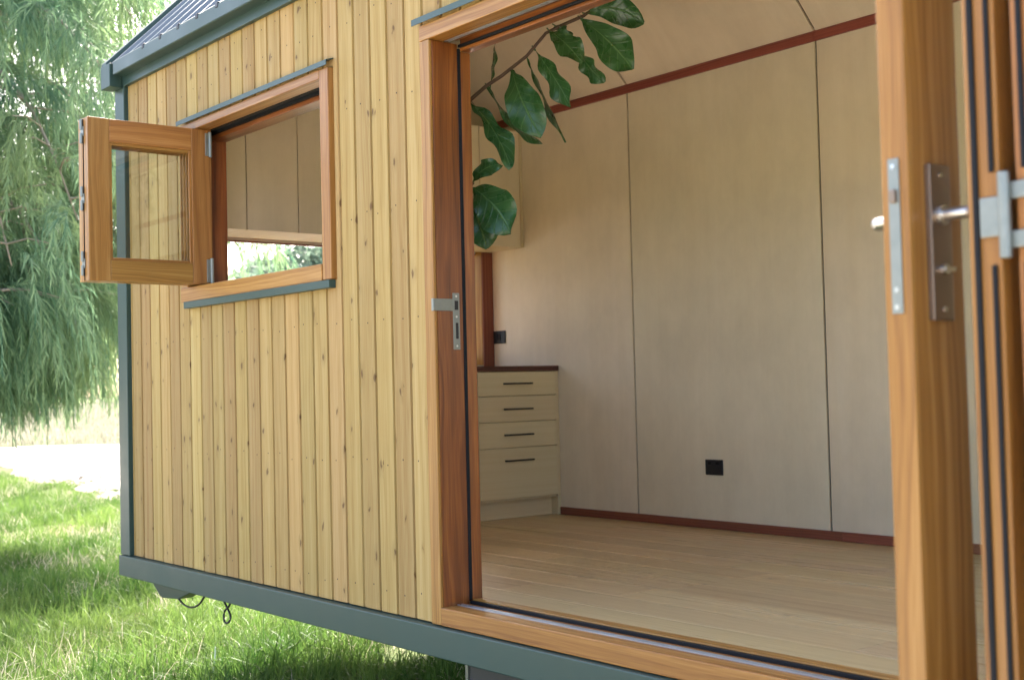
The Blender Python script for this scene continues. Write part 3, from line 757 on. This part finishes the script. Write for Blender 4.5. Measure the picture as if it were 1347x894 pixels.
mug = empty('mug', (.60, 1.600, .8172), 'small white mug standing on the dark kitchen benchtop', 'mug')
m_ = MB(); n = 24; prof_ = [(.0, .0), (.028, .0), (.036, .006), (.039, .05), (.040, .088), (.037, .088), (.035, .05), (.03, .01), (.0, .008)]
vs_, f_ = [], []
for r_, z_ in prof_:
    for k in range(n): vs_.append((.60 + r_ * math.cos(k * 2 * math.pi / n), 1.600 + r_ * math.sin(k * 2 * math.pi / n), .8174 + z_))
for a in range(len(prof_) - 1):
    for k in range(n): f_.append((a * n + k, a * n + (k + 1) % n, (a + 1) * n + (k + 1) % n, (a + 1) * n + k))
m_._add(vs_, f_, [[(0, 0)] * 4] * len(f_), 0, .5); m_.build('body', M['white'], mug, smooth=True)
m_ = MB(); m_.tube([(.60, 1.637, .890), (.603, 1.655, .889), (.604, 1.665, .872), (.603, 1.662, .852), (.60, 1.636, .835)], .0045, 10); m_.build('handle', M['white'], mug, smooth=True)

def outlet(x, z, w, h, kind, label, cat):
    e = empty(kind, (x, D, z), label, cat)
    p = MB(); p.box(x - w / 2, x + w / 2, D - .009, D - .0004, z - h / 2, z + h / 2); p.build('cover_plate', M['black'], e, bevel=.003)
    if kind == 'power_outlet':
        for s_ in (-1, 1):
            q = MB(); q.box(x + s_ * w * .22 - .009, x + s_ * w * .22 + .009, D - .0125, D - .0092, z + h * .18, z + h * .36); q.build('rocker', M['rubber'], e, bevel=.001)
            q = MB()
            for dx, dz, ro in ((-.007, .004, 1), (.007, .004, -1), (0, -.014, 0)):
                cx_, cz_ = x + s_ * w * .22 + dx, z - h * .12 + dz
                q.box(cx_ - .0012, cx_ + .0012, D - .0096, D - .0091, cz_ - .005, cz_ + .005)
            q.build('socket', M['dark'], e)
    else:
        q = MB(); q.box(x - .015, x + .015, D - .013, D - .0092, z - .018, z + .018); q.build('rocker', M['rubber'], e, bevel=.001)
outlet(1.826, .296, .110, .074, 'power_outlet', 'black double power outlet low on the pale ply wall panel', 'outlet')
outlet(.190, .996, .108, .074, 'light_switch', 'black switch plate above the benchtop in the kitchen corner', 'switch')

# ================================================================== FIDDLE LEAF FIG
fig = empty('fiddle_leaf_fig', (2.02, .34, 0), 'tall fiddle leaf fig bending past the door jamb towards the ceiling', 'house plant')
F_ = 1657.92
def px(x, y, d):
    return CAM + d * (fw + rt * ((x - 673.5) / F_) - up * ((y - 447) / F_))
pot = MB(); n = 28; vs_, f_ = [], []
pr = [(.0, .001), (.085, .001), (.115, .21), (.122, .215), (.122, .235), (.108, .235), (.104, .20), (.0, .20)]
for r_, z_ in pr:
    for k in range(n): vs_.append((2.02 + r_ * math.cos(k * 2 * math.pi / n), .34 + r_ * math.sin(k * 2 * math.pi / n), z_))
for a in range(len(pr) - 1):
    for k in range(n): f_.append((a * n + k, a * n + (k + 1) % n, (a + 1) * n + (k + 1) % n, (a + 1) * n + k))
pot._add(vs_, f_, [[(0, 0)] * 4] * len(f_), 0, .5); pot.build('pot', M['terracotta'], fig, smooth=False)
st = [(2.02, .34, .19), (2.04, .34, .6), (2.09, .34, 1.0), (2.20, .34, 1.35), px(588, 195, 4.56)] + [px(a, b, d) for a, b, d in ((617, 133, 4.48), (640, 113, 4.47), (660, 100, 4.46), (693, 74, 4.45), (718, 44, 4.44), (736, 35, 4.44), (752, 28, 4.44), (768, 21, 4.44), (778, 14, 4.44))]
s_ = MB(); s_.tube(st, [.016, .015, .014, .012, .009, .0075, .0068, .0062, .0058, .0056, .006, .0062, .006, .003], 10); s_.build('stem', M['figstem'], fig, smooth=True)
s_ = MB(); s_.tube([(2.20, .34, 1.2), px(607, 262, 4.46), px(618, 246, 4.45), px(623, 240, 4.45)], [.010, .007, .006, .005], 8); s_.build('stem', M['figstem'], fig, smooth=True)
def fleaf(b, t, w, turn=0, d0=4.46, d1=4.46, curl=.02, bend=(0, 0), wav=.012, seed=0, wide=.62):
    """fiddle-shaped leaf from base pixel b to tip pixel t at depths d0/d1, full width w m, turned about its axis by turn degrees"""
    B_, T_ = px(b[0], b[1], d0), px(t[0], t[1], d1)
    ax = (T_ - B_); L = ax.length; ax.normalize()
    nrm = (CAM - B_).normalized(); nrm = (nrm - ax * nrm.dot(ax)).normalized()
    q = Matrix.Rotation(rad(turn), 3, ax); nrm = q @ nrm; sd_ = nrm.cross(ax).normalized()
    mid_off = rt * bend[0] - up * bend[1]
    NU, NV = 18, 10; rs = random.Random(seed); ph = rs.random() * 6
    vs_, uvs_, f_ = [], [], []
    for i in range(NU + 1):
        u = i / NU
        # obovate with a waist
        wid = (.22 * math.sin(math.pi * min(1, u / .42)) * (1 if u < .42 else 0) * (.6) + 1.0 * max(0, math.sin(math.pi * max(0, (u - .02) / .98) ** 1.55)) ** .75)
        wid = max(.02, wid) * w / 2
        if i in (0, NU): wid = .004
        c_ = B_ + ax * L * u + mid_off * (4 * u * (1 - u)) + nrm * (curl * 4 * u * (1 - u))
        for j in range(NV + 1):
            v = j / NV * 2 - 1
            z = .22 * wid * (v * v) + wav * math.sin(u * 15 + ph + (2 if v > 0 else 0)) * abs(v) ** 2.2
            vs_.append(tuple(c_ + sd_ * (wid * v) + nrm * z)); uvs_.append((u, v))
    for i in range(NU):
        for j in range(NV):
            f_.append((i * (NV + 1) + j, i * (NV + 1) + j + 1, (i + 1) * (NV + 1) + j + 1, (i + 1) * (NV + 1) + j))
    m_ = MB(); m_._add(vs_, f_, [[uvs_[k] for k in f] for f in f_], 0, rs.random())
    m_.tube([tuple(B_ - ax * .012), tuple(B_ + ax * .01)], .0026, 6)
    return m_.build('leaf', M['figleaf'], fig, smooth=True)
fleaf((770, 18), (847, 31), .105, 12, 4.44, 4.40, .0, (.0, -.035), seed=1)
fleaf((763, 24), (832, 92), .128, 8, 4.44, 4.36, .01, (.02, .0), seed=2)
fleaf((722, 40), (766, 82), .092, -20, 4.44, 4.36, .02, seed=3)
fleaf((757, 62), (795, 109), .075, 40, 4.46, 4.42, .01, seed=4)
fleaf((702, 64), (751, 141), .088, 38, 4.45, 4.38, .02, (.022, .0), seed=5)
fleaf((694, 78), (745, 187), .085, 80, 4.45, 4.40, .01, (.008, .0), seed=6, wav=.006)
fleaf((674, 92), (712, 180), .135, 12, 4.46, 4.36, .02, (-.008, .0), seed=7)
fleaf((641, 113), (713, 190), .085, 72, 4.47, 4.46, .01, (-.005, .01), seed=8, wav=.006)
fleaf((618, 134), (672, 222), .098, -42, 4.48, 4.36, .015, (.01, .0), seed=9)
fleaf((645, 113), (651, 57), .06, 78, 4.47, 4.5, .0, seed=10, wav=.004)
fleaf((621, 240), (659, 217), .062, -10, 4.45, 4.36, .01, (.0, -.018), seed=11)
fleaf((619, 246), (672, 306), .155, 10, 4.45, 4.34, .015, (.016, -.012), seed=12)
fleaf((616, 256), (641, 327), .135, -10, 4.46, 4.42, .01, seed=13)
fleaf((730, 34), (752, 48), .05, 30, 4.45, 4.43, .005, seed=14)
fleaf((606, 262), (592, 330), .11, -25, 4.46, 4.42, .01, seed=15)
fleaf((600, 180), (575, 120), .10, 30, 4.50, 4.52, .01, seed=16)

# ================================================================== THE GROUND
VD = np.array([-.95, .312])
def smooth(t): t = np.clip(t, 0, 1); return t * t * (3 - 2 * t)
def zt(x, y):
    s = (x - CAM.x) * VD[0] + (y - CAM.y) * VD[1]
    z = GZ + .50 * smooth((s - 17) / 11) + .55 * smooth((s - 28) / 22)
    return z + .02 * np.sin(x * 1.7 + .4 * y) * np.sin(y * 1.3) + .03 * np.sin(x * .31 + 1) * np.cos(y * .27)
ax_ = np.unique(np.concatenate([np.linspace(-600, -60, 19), np.linspace(-60, -14, 93), np.linspace(-14, 10, 121), np.linspace(10, 60, 26), np.linspace(60, 600, 19)]))
ay_ = np.unique(np.concatenate([np.linspace(-600, -40, 19), np.linspace(-40, -6, 35), np.linspace(-6, 10, 81), np.linspace(10, 60, 51), np.linspace(60, 600, 19)]))
GX, GY = np.meshgrid(ax_, ay_, indexing='ij')
V = np.stack([GX, GY, zt(GX, GY)], -1).reshape(-1, 3)
ny = len(ay_); ii, jj = np.meshgrid(np.arange(len(ax_) - 1), np.arange(ny - 1), indexing='ij')
Fq = np.stack([ii * ny + jj, (ii + 1) * ny + jj, (ii + 1) * ny + jj + 1, ii * ny + jj + 1], -1).reshape(-1, 4)
g = big_mesh('ground', V, Fq, M['ground'], smooth=True); tag(g, kind='structure')
# gravel yard behind the house: s < 28, y > edge
def edge(x): return 4.3 + .10 * np.sin(x * .6 + 1) + .10 * np.sin(x * 2.3) + .07 * np.sin(x * 5.1)
nu, nv = 420, 60
uu = np.linspace(0, 1, nu); Vg = []
for u in uu:
    x0_ = -34 + 42 * u
    y0_ = float(edge(np.array(x0_)))
    # far end of this strip where s = 27 + wobble
    y1_ = max(y0_ + .5, min(34, (27 + .7 * math.sin(x0_ * .7) - (x0_ - CAM.x) * VD[0]) / VD[1] + CAM.y))
    for v in np.linspace(0, 1, nv):
        yv = y0_ + (y1_ - y0_) * v ** 1.5; Vg.append((x0_, yv, float(zt(np.array(x0_), np.array(yv))) + .012))
Vg = np.array(Vg); ii, jj = np.meshgrid(np.arange(nu - 1), np.arange(nv - 1), indexing='ij')
Fg = np.stack([ii * nv + jj, (ii + 1) * nv + jj, (ii + 1) * nv + jj + 1, ii * nv + jj + 1], -1).reshape(-1, 4)
g = big_mesh('path_and_bounce_gravel', Vg, Fg, M['gravel'], smooth=True); tag(g, kind='structure')

nu, nv = 90, 30; Vg = []  # unseen gravel strip in front, added to bounce sunlight onto facade and interior
for u in np.linspace(0, 1, nu):
    x0_ = -30 + 70 * u; a_ = -2.0 - .3 * math.sin(x0_ * .5) - .12 * math.sin(x0_ * 2.1); b_ = -9.5 + .5 * math.sin(x0_ * .4)
    for v in np.linspace(0, 1, nv):
        yv = a_ + (b_ - a_) * v; Vg.append((x0_, yv, float(zt(np.array(x0_), np.array(yv))) + .012))
Vg = np.array(Vg); ii, jj = np.meshgrid(np.arange(nu - 1), np.arange(nv - 1), indexing='ij')
Fg = np.stack([ii * nv + jj, ii * nv + jj + 1, (ii + 1) * nv + jj + 1, (ii + 1) * nv + jj], -1).reshape(-1, 4)
g = big_mesh('path_and_bounce_gravel', Vg, Fg, M['gravel'], smooth=True); tag(g, kind='structure')

def blades(name, mat, X, Y, Hh, W, lean, seed, z_off=0.0, rn=None):
    rg = np.random.default_rng(seed); n = len(X)
    th = rg.uniform(0, 2 * np.pi, n); ln = np.abs(rg.normal(0, lean, n)) + .08
    dx, dy = np.cos(th) * ln, np.sin(th) * ln
    face = rg.uniform(0, np.pi, n); wx, wy = np.cos(face) * W / 2, np.sin(face) * W / 2
    zb = zt(X, Y) + z_off
    lv = []
    for t, wf in ((0, 1.0), (.45, .85), (.8, .5)):
        bx = X + dx * Hh * t ** 2; by = Y + dy * Hh * t ** 2; bz = zb + Hh * t * (1 - .25 * ln * t) - .01
        lv += [np.stack([bx - wx * wf, by - wy * wf, bz], -1), np.stack([bx + wx * wf, by + wy * wf, bz], -1)]
    tip = np.stack([X + dx * Hh, Y + dy * Hh, zb + Hh * (1 - .35 * ln)], -1)
    Vb = np.stack(lv + [tip], 1).reshape(-1, 3); b = np.arange(n)[:, None] * 7
    tri = np.array([[0, 1, 3], [0, 3, 2], [2, 3, 5], [2, 5, 4], [4, 5, 6]])
    Fb = (b[:, None, :] + tri[None]).reshape(-1, 3)
    rnd = np.repeat(rn if rn is not None else rg.random(n), 5)
    return big_mesh(name, Vb, Fb, mat, rnd=rnd)
def fnoise(x, y, s, ph=0):
    return (np.sin(x * s + 1.3 * ph + 1.7 * np.sin(y * s * .7 + ph)) + np.sin(y * s * 1.3 + 2.1 * ph + 1.3 * np.sin(x * s * .9)) + np.sin((x + y) * s * 2.1 + ph)) / 3
# lawn: dense near, in tufts
n = 300000
X = 2.5 - 17.5 * NR.random(n) ** 1.35; Y = -1.2 + 6.4 * NR.random(n)
bare = fnoise(X, Y, 1.5, 2.0) * .55 + fnoise(X, Y, 4.3, 5.0) * .45
under = (X > 0) & (Y > .5)
dirt = ((X + 7.2) / 1.6) ** 2 + ((Y - 2.55) / .45) ** 2 < 1
dirt2 = ((X + 2.3) / 1.1) ** 2 + ((Y - 2.0) / .35) ** 2 < 1
keep = (bare < .22 + .30 * NR.random(n)) & (Y < edge(X) - .25 + .22 * NR.exponential(1.0, n)) & ~((dirt | dirt2) & (NR.random(n) < .82))
X, Y, bare = X[keep], Y[keep], bare[keep]
tuft = fnoise(X, Y, 7.0, 1.0) * .5 + fnoise(X, Y, 2.2, 3.0) * .5
H = (.07 + .11 * NR.random(len(X)) ** 2.2) * (1 + 1.0 * np.clip(tuft, -.4, 1)) * (1 + .9 * (NR.random(len(X)) > .965))
H = np.minimum(H, .30); H *= np.where(X > -1.5, 1.15, 1.0)
rn = np.clip(.40 + .34 * fnoise(X, Y, 1.3, 4.0) + .2 * fnoise(X, Y, 5.0, 9.0) + .45 * (NR.random(len(X)) - .5), 0, 1)
g = blades('grass', M['grass'], X, Y, H, .0072, .6, 21, rn=rn); tag(g, 'long green tufted grass growing around and under the trailer', 'grass', kind='stuff')
n = 42000
X = -14 + 16 * NR.random(n); Y = -1.0 + 6.0 * NR.random(n)
k = (fnoise(X, Y, 2.6, 7.0) > .1) & (Y < edge(X)); X, Y = X[k], Y[k]
g = blades('dry_grass', M['dry'], X, Y, .06 + .16 * NR.random(len(X)) ** 2, .0055, .9, 22); tag(g, 'pale dry grass stalks and thatch scattered through the lawn', 'dry grass', kind='stuff')
# leaf litter and dark stones where the lawn meets the gravel
n = 1500; X = -14.0 + 5.5 * NR.random(n); Y = 4.35 + 1.1 * NR.random(n) ** 1.5
k = fnoise(X, Y, 3.1, 1.0) > .15; X, Y = X[k], Y[k]; n = len(X)
th = NR.uniform(0, 6.28, n); sz = NR.uniform(.015, .05, n); Z = zt(X, Y) + .018
c_, s_ = np.cos(th), np.sin(th); q = []
for a, b, dz in ((-1, -.3, 0), (.1, -.6, .012), (1, .2, 0), (-.2, .6, .016)):
    q.append(np.stack([X + sz * (a * c_ - b * s_), Y + sz * (a * s_ + b * c_), Z + dz * NR.random(n)], -1))
g = big_mesh('leaf_litter', np.stack(q, 1).reshape(-1, 3), np.arange(4 * n).reshape(-1, 4), M['litter'], rnd=NR.random(n))
tag(g, 'scattered brown leaf litter where the lawn meets the pale gravel', 'leaf litter', kind='stuff')
# bank of dry grass beyond the yard
n = 60000; s_ = 27 + 22 * NR.random(n); l_ = -16 + 32 * NR.random(n)
X = CAM.x + VD[0] * s_ - VD[1] * l_; Y = CAM.y + VD[1] * s_ + VD[0] * l_
g = blades('meadow_grass', M['meadow'], X, Y, .12 + .22 * NR.random(n), .022, .5, 23); tag(g, 'pale dry meadow grass on the bank beyond the gravel yard', 'dry grass', kind='stuff')
# a white scrap
sc_ = MB(); 
for k in range(6):
    t0, t1 = k / 6, (k + 1) / 6
    f_ = lambda t: (.04 + .012 * math.sin(3 * t), .39 + .03 * t, -.76 + .20 * t)
    a, b = f_(t0), f_(t1)
    sc_.quad((a[0] - .010, a[1], a[2]), (a[0] + .010, a[1] - .004, a[2]), (b[0] + .010, b[1] - .004, b[2]), (b[0] - .010, b[1], b[2]))
o = sc_.build('paper_scrap', M['white'], None, origin=(.04, .39, -.76)); sm = o.modifiers.new('t', 'SOLIDIFY'); sm.thickness = .001
tag(o, 'small white paper scrap caught upright in the grass', 'litter')

# ================================================================== TREES
def sprays(P0, Dr, Ln, seed, needles, nl, wn, droop=1.0, spread=.75):
    """pendulous feathery sprays: returns verts, faces, per-face random. P0 (n,3), Dr (n,3) unit, Ln (n,)"""
    rg = np.random.default_rng(seed); n = len(P0); K = needles
    t = (np.arange(K)[None] + rg.random((n, K))) / K
    down = np.array([0, 0, -1.0])
    # spine: starts along Dr then droops
    def spine(t):
        a = (t - .55 * t ** 2)[..., None]; b = (.75 * t ** 1.7 * droop)[..., None]
        return P0[:, None] + Ln[:, None, None] * (Dr[:, None] * a + down * b)
    q = spine(t); q2 = spine(np.minimum(t + .02, 1.02)); tan = q2 - q; tan /= np.linalg.norm(tan, axis=-1, keepdims=True) + 1e-9
    rv = rg.normal(size=(n, K, 3)); rv -= tan * (rv * tan).sum(-1, keepdims=True); rv /= np.linalg.norm(rv, axis=-1, keepdims=True) + 1e-9
    dirn = tan * (1 - .35 * spread) + rv * spread * rg.uniform(.35, 1, (n, K, 1)); dirn[..., 2] -= .25; dirn /= np.linalg.norm(dirn, axis=-1, keepdims=True)
    ll = nl * (1.1 - .75 * t) * rg.uniform(.6, 1.25, (n, K)) * np.minimum(1, Ln[:, None] / .6)
    sv = np.cross(dirn, rg.normal(size=(n, K, 3))); sv /= np.linalg.norm(sv, axis=-1, keepdims=True) + 1e-9
    w = wn * rg.uniform(.6, 1.2, (n, K, 1)) / 2
    a = q; m = q + dirn * (ll * .5)[..., None]; e = q + dirn * ll[..., None] + down * (ll * .25)[..., None]
    V = np.stack([a - sv * w * .7, a + sv * w * .7, m - sv * w, m + sv * w, e], 2).reshape(-1, 3)
    b = np.arange(n * K)[:, None, None] * 5
    Ff = (b + np.array([[0, 1, 3], [0, 3, 2], [2, 3, 4]])[None]).reshape(-1, 3)
    base = rg.random((n, 1)); rr = np.clip(base * .75 + rg.random((n, K)) * .25 + .35 * t - .2, 0, 1)
    # spine ribbons
    S_ = 5; ts = np.linspace(0, 1, S_)[None].repeat(n, 0); sp = spine(ts)
    return V, Ff, np.repeat(rr.reshape(-1), 3), sp

def bez(p0, p1, p2, m=8): return [(1 - t) ** 2 * p0 + 2 * t * (1 - t) * p1 + t * t * p2 for t in np.linspace(0, 1, m)]

def weeping_tree(loc, height, radius, nlimb, per, seed, label, needles=34, nl=.20, wn=.0095):
    rg = np.random.default_rng(seed)
    z0 = float(zt(np.array(loc[0]), np.array(loc[1])))
    root = empty('weeping_tree', (loc[0], loc[1], z0), label, 'tree')
    base = np.array([loc[0], loc[1], z0])
    trunk = MB(); tp_ = [tuple(base + np.array([.12 * math.sin(t * 5), .1 * math.cos(t * 4) - .1, height * t - .1])) for t in np.linspace(0, 1, 12)]
    trunk.tube(tp_, [.34 * (1 - t) ** .8 + .03 for t in np.linspace(0, 1, 12)], 12); tko = trunk.build('trunk', M['bark'], root, smooth=True)
    lm = MB(); P0, Dr, Ln = [], [], []
    for i in range(nlimb):
        f = (i + .5) / nlimb
        zz = height * (.17 + .78 * f ** 1.35) ; az = i * 2.399963 + rg.uniform(-.4, .4)
        r = radius * (.72 + .5 * math.sin(math.pi * min(1, f * 1.15))) * (1 - .45 * f ** 2) * rg.uniform(.7, 1.15) * ((.5 + 1.0 * min(1, max(0, (f - .42) / .3))) if math.sin(az) > .1 else 1)
        d = np.array([math.cos(az), math.sin(az), 0])
        p0 = base + np.array([0, 0, zz]); p1 = p0 + d * r * .55 + np.array([0, 0, r * rg.uniform(.22, .42)]); p2 = p0 + d * r + np.array([0, 0, -r * rg.uniform(.18, .45)])
        if i < nlimb * .35: p2[2] = max(p2[2], base[2] + 2.3)
        c = bez(p0, p1, p2, 9)
        lm.tube([tuple(q) for q in c], [.034 * (1 - t) + .006 for t in np.linspace(0, 1, 9)], 6)
        for k in range(per):
            t = .12 + .88 * rg.random() ** .75
            q = (1 - t) ** 2 * p0 + 2 * t * (1 - t) * p1 + t * t * p2
            # side branchlet from the limb
            a2 = az + rg.choice([-1, 1]) * rg.uniform(.3, 1.3); bl = rg.uniform(.25, .95) * (1.15 - .5 * t)
            dd_ = np.array([math.cos(a2), math.sin(a2), rg.uniform(-.1, .35)]); e = q + dd_ * bl
            e[2] -= .15 * bl
            if k % 2 == 0: lm.tube([tuple(q), tuple((q + e) / 2 + np.array([0, 0, .04])), tuple(e)], [.009, .006, .004], 4, cap=False)
            for m_ in range(4):
                tt = rg.uniform(.2, 1)
                P0.append(q + (e - q) * tt); dv = dd_ * rg.uniform(.3, 1) + rg.normal(0, .35, 3); dv[2] = min(dv[2], .25); dv /= np.linalg.norm(dv)
                Dr.append(dv); Ln.append(rg.uniform(.45, 1.15))
    lm.build('limb', M['twig'], root, smooth=True)
    P0, Dr, Ln = np.array(P0), np.array(Dr), np.array(Ln)
    low = base[2] + 1.25
    Ln = np.minimum(Ln, np.maximum(.25, (P0[:, 2] - low) / .9))
    V, F3, rr, sp = sprays(P0, Dr, Ln, seed + 1, needles, nl, wn)
    big_mesh('crown', V, F3, M['needle'], root, rnd=rr)
    n = len(sp); S_ = sp.shape[1]; off = np.array([.003, .003, 0])
    Vs = np.stack([sp - off, sp + off], 2).reshape(-1, 3); b = np.arange(n)[:, None, None] * (2 * S_)
    q = np.array([[2 * j, 2 * j + 1, 2 * j + 3, 2 * j + 2] for j in range(S_ - 1)])[None]
    big_mesh('twigs', Vs, (b + q).reshape(-1, 4), M['needle'], root, rnd=np.repeat(rg.random(n) * .4, S_ - 1))
    return root
weeping_tree((-6.6, .65), 7.4, 3.0, 94, 24, 31, 'large weeping conifer with drooping feathery sprays beside the house end')

def leaf_tree(loc, height, rad_, seed, label, n=9000, leaf=.16, group='pale trees beyond the fence'):
    rg = np.random.default_rng(seed); z0 = float(zt(np.array(loc[0]), np.array(loc[1])))
    root = empty('broadleaf_tree', (loc[0], loc[1], z0), label, 'tree', group)
    base = np.array([loc[0], loc[1], z0]); tk = MB()
    tk.tube([tuple(base + np.array([0, 0, -.1])), tuple(base + np.array([.1, 0, height * .35])), tuple(base + np.array([0, .1, height * .75]))], [.05 * height * .5, .035 * height * .5, .01 * height], 8)
    cs = []
    for k in range(16):
        a = rg.uniform(0, 6.28); f = rg.random()
        c = base + np.array([math.cos(a) * rad_ * (.3 + .55 * rg.random()), math.sin(a) * rad_ * (.3 + .55 * rg.random()), height * (.34 + .58 * f)])
        c[:2] = base[:2] + (c[:2] - base[:2]) * (1 - .5 * f); cs.append(c)
        tk.tube([tuple(base + np.array([0, 0, height * (.25 + .3 * f)])), tuple((base + np.array([0, 0, height * .5]) + c) / 2), tuple(c)], [.03, .02, .01], 5, cap=False)
    tk.build('trunk', M['bark'], root, smooth=True)
    cs = np.array(cs); ci = rg.integers(0, len(cs), n); v = rg.normal(size=(n, 3)); v /= np.linalg.norm(v, axis=1, keepdims=True)
    rr_ = rad_ * .42 * rg.random(n) ** .4; P = cs[ci] + v * rr_[:, None] * np.array([1, 1, .8])
    e1 = rg.normal(size=(n, 3)); e1 /= np.linalg.norm(e1, axis=1, keepdims=True); e2 = np.cross(e1, rg.normal(size=(n, 3))); e2 /= np.linalg.norm(e2, axis=1, keepdims=True)
    L = leaf * rg.uniform(.6, 1.3, (n, 1))
    Vv = np.stack([P - e1 * L, P + e2 * L * .45, P + e1 * L, P - e2 * L * .45], 1).reshape(-1, 3)
    big_mesh('crown', Vv, np.arange(4 * n).reshape(-1, 4), M['fartree'], root, rnd=np.clip(rg.random(n) * .5 + .5 * rg.random(len(cs))[ci], 0, 1))
    return root
def polar(s, l): return (CAM.x + VD[0] * s - VD[1] * l, CAM.y + VD[1] * s + VD[0] * l)
leaf_tree((-17.7, 10.9), 4.6, 1.9, 51, 'bluish green small tree in the yard seen through both kitchen windows', leaf=.12, group=None)
leaf_tree(polar(64, 2), 7, 3.6, 52, 'pale far tree beyond the fence behind the drooping branches', n=5000, leaf=.25)
leaf_tree(polar(72, -5), 9, 4.6, 53, 'broad pale far tree beyond the fence near the house corner', n=5000, leaf=.28)
leaf_tree(polar(70, 9), 8, 4.2, 54, 'pale far tree beyond the fence at the left edge of the view', n=5000, leaf=.28)

# far fence
fp = polar(49, 0); fe = empty('timber_fence', (fp[0], fp[1], float(zt(np.array(fp[0]), np.array(fp[1])))), 'pale timber picket fence across the far end of the yard', 'fence')
def fbox(l, s0, w, d, z0, z1, mbx):
    cx_, cy_ = polar(s0, l); zb = float(zt(np.array(cx_), np.array(cy_)))
    a = Vector((-VD[1], VD[0], 0)) * w / 2; b = Vector((VD[0], VD[1], 0)) * d / 2; c0 = Vector((cx_, cy_, zb))
    vs_ = [tuple(c0 + a * i + b * j + Vector((0, 0, z))) for z in (z0, z1) for i, j in ((-1, -1), (1, -1), (1, 1), (-1, 1))]
    mbx._add(vs_, [(0, 3, 2, 1), (4, 5, 6, 7), (0, 1, 5, 4), (1, 2, 6, 5), (2, 3, 7, 6), (3, 0, 4, 7)], [[(0, 0), (0, .1), (1, .1), (1, 0)]] * 6, 0, R.random())
k = 0
for l in np.arange(-6, 6.01, .36):
    m_ = MB(); post = k % 5 == 0
    fbox(l, 49, .14 if post else .06, .12 if post else .025, -.1, 1.12 if post else 1.02, m_)
    m_.build('post' if post else 'picket', M['fence'], fe); k += 1
for z in (.3, .82):
    m_ = MB(); 
    for l in np.arange(-6, 5.9, 1.8): fbox(l + .9, 49.06, 1.8, .04, z, z + .08, m_)
    m_.build('rail', M['fence'], fe)
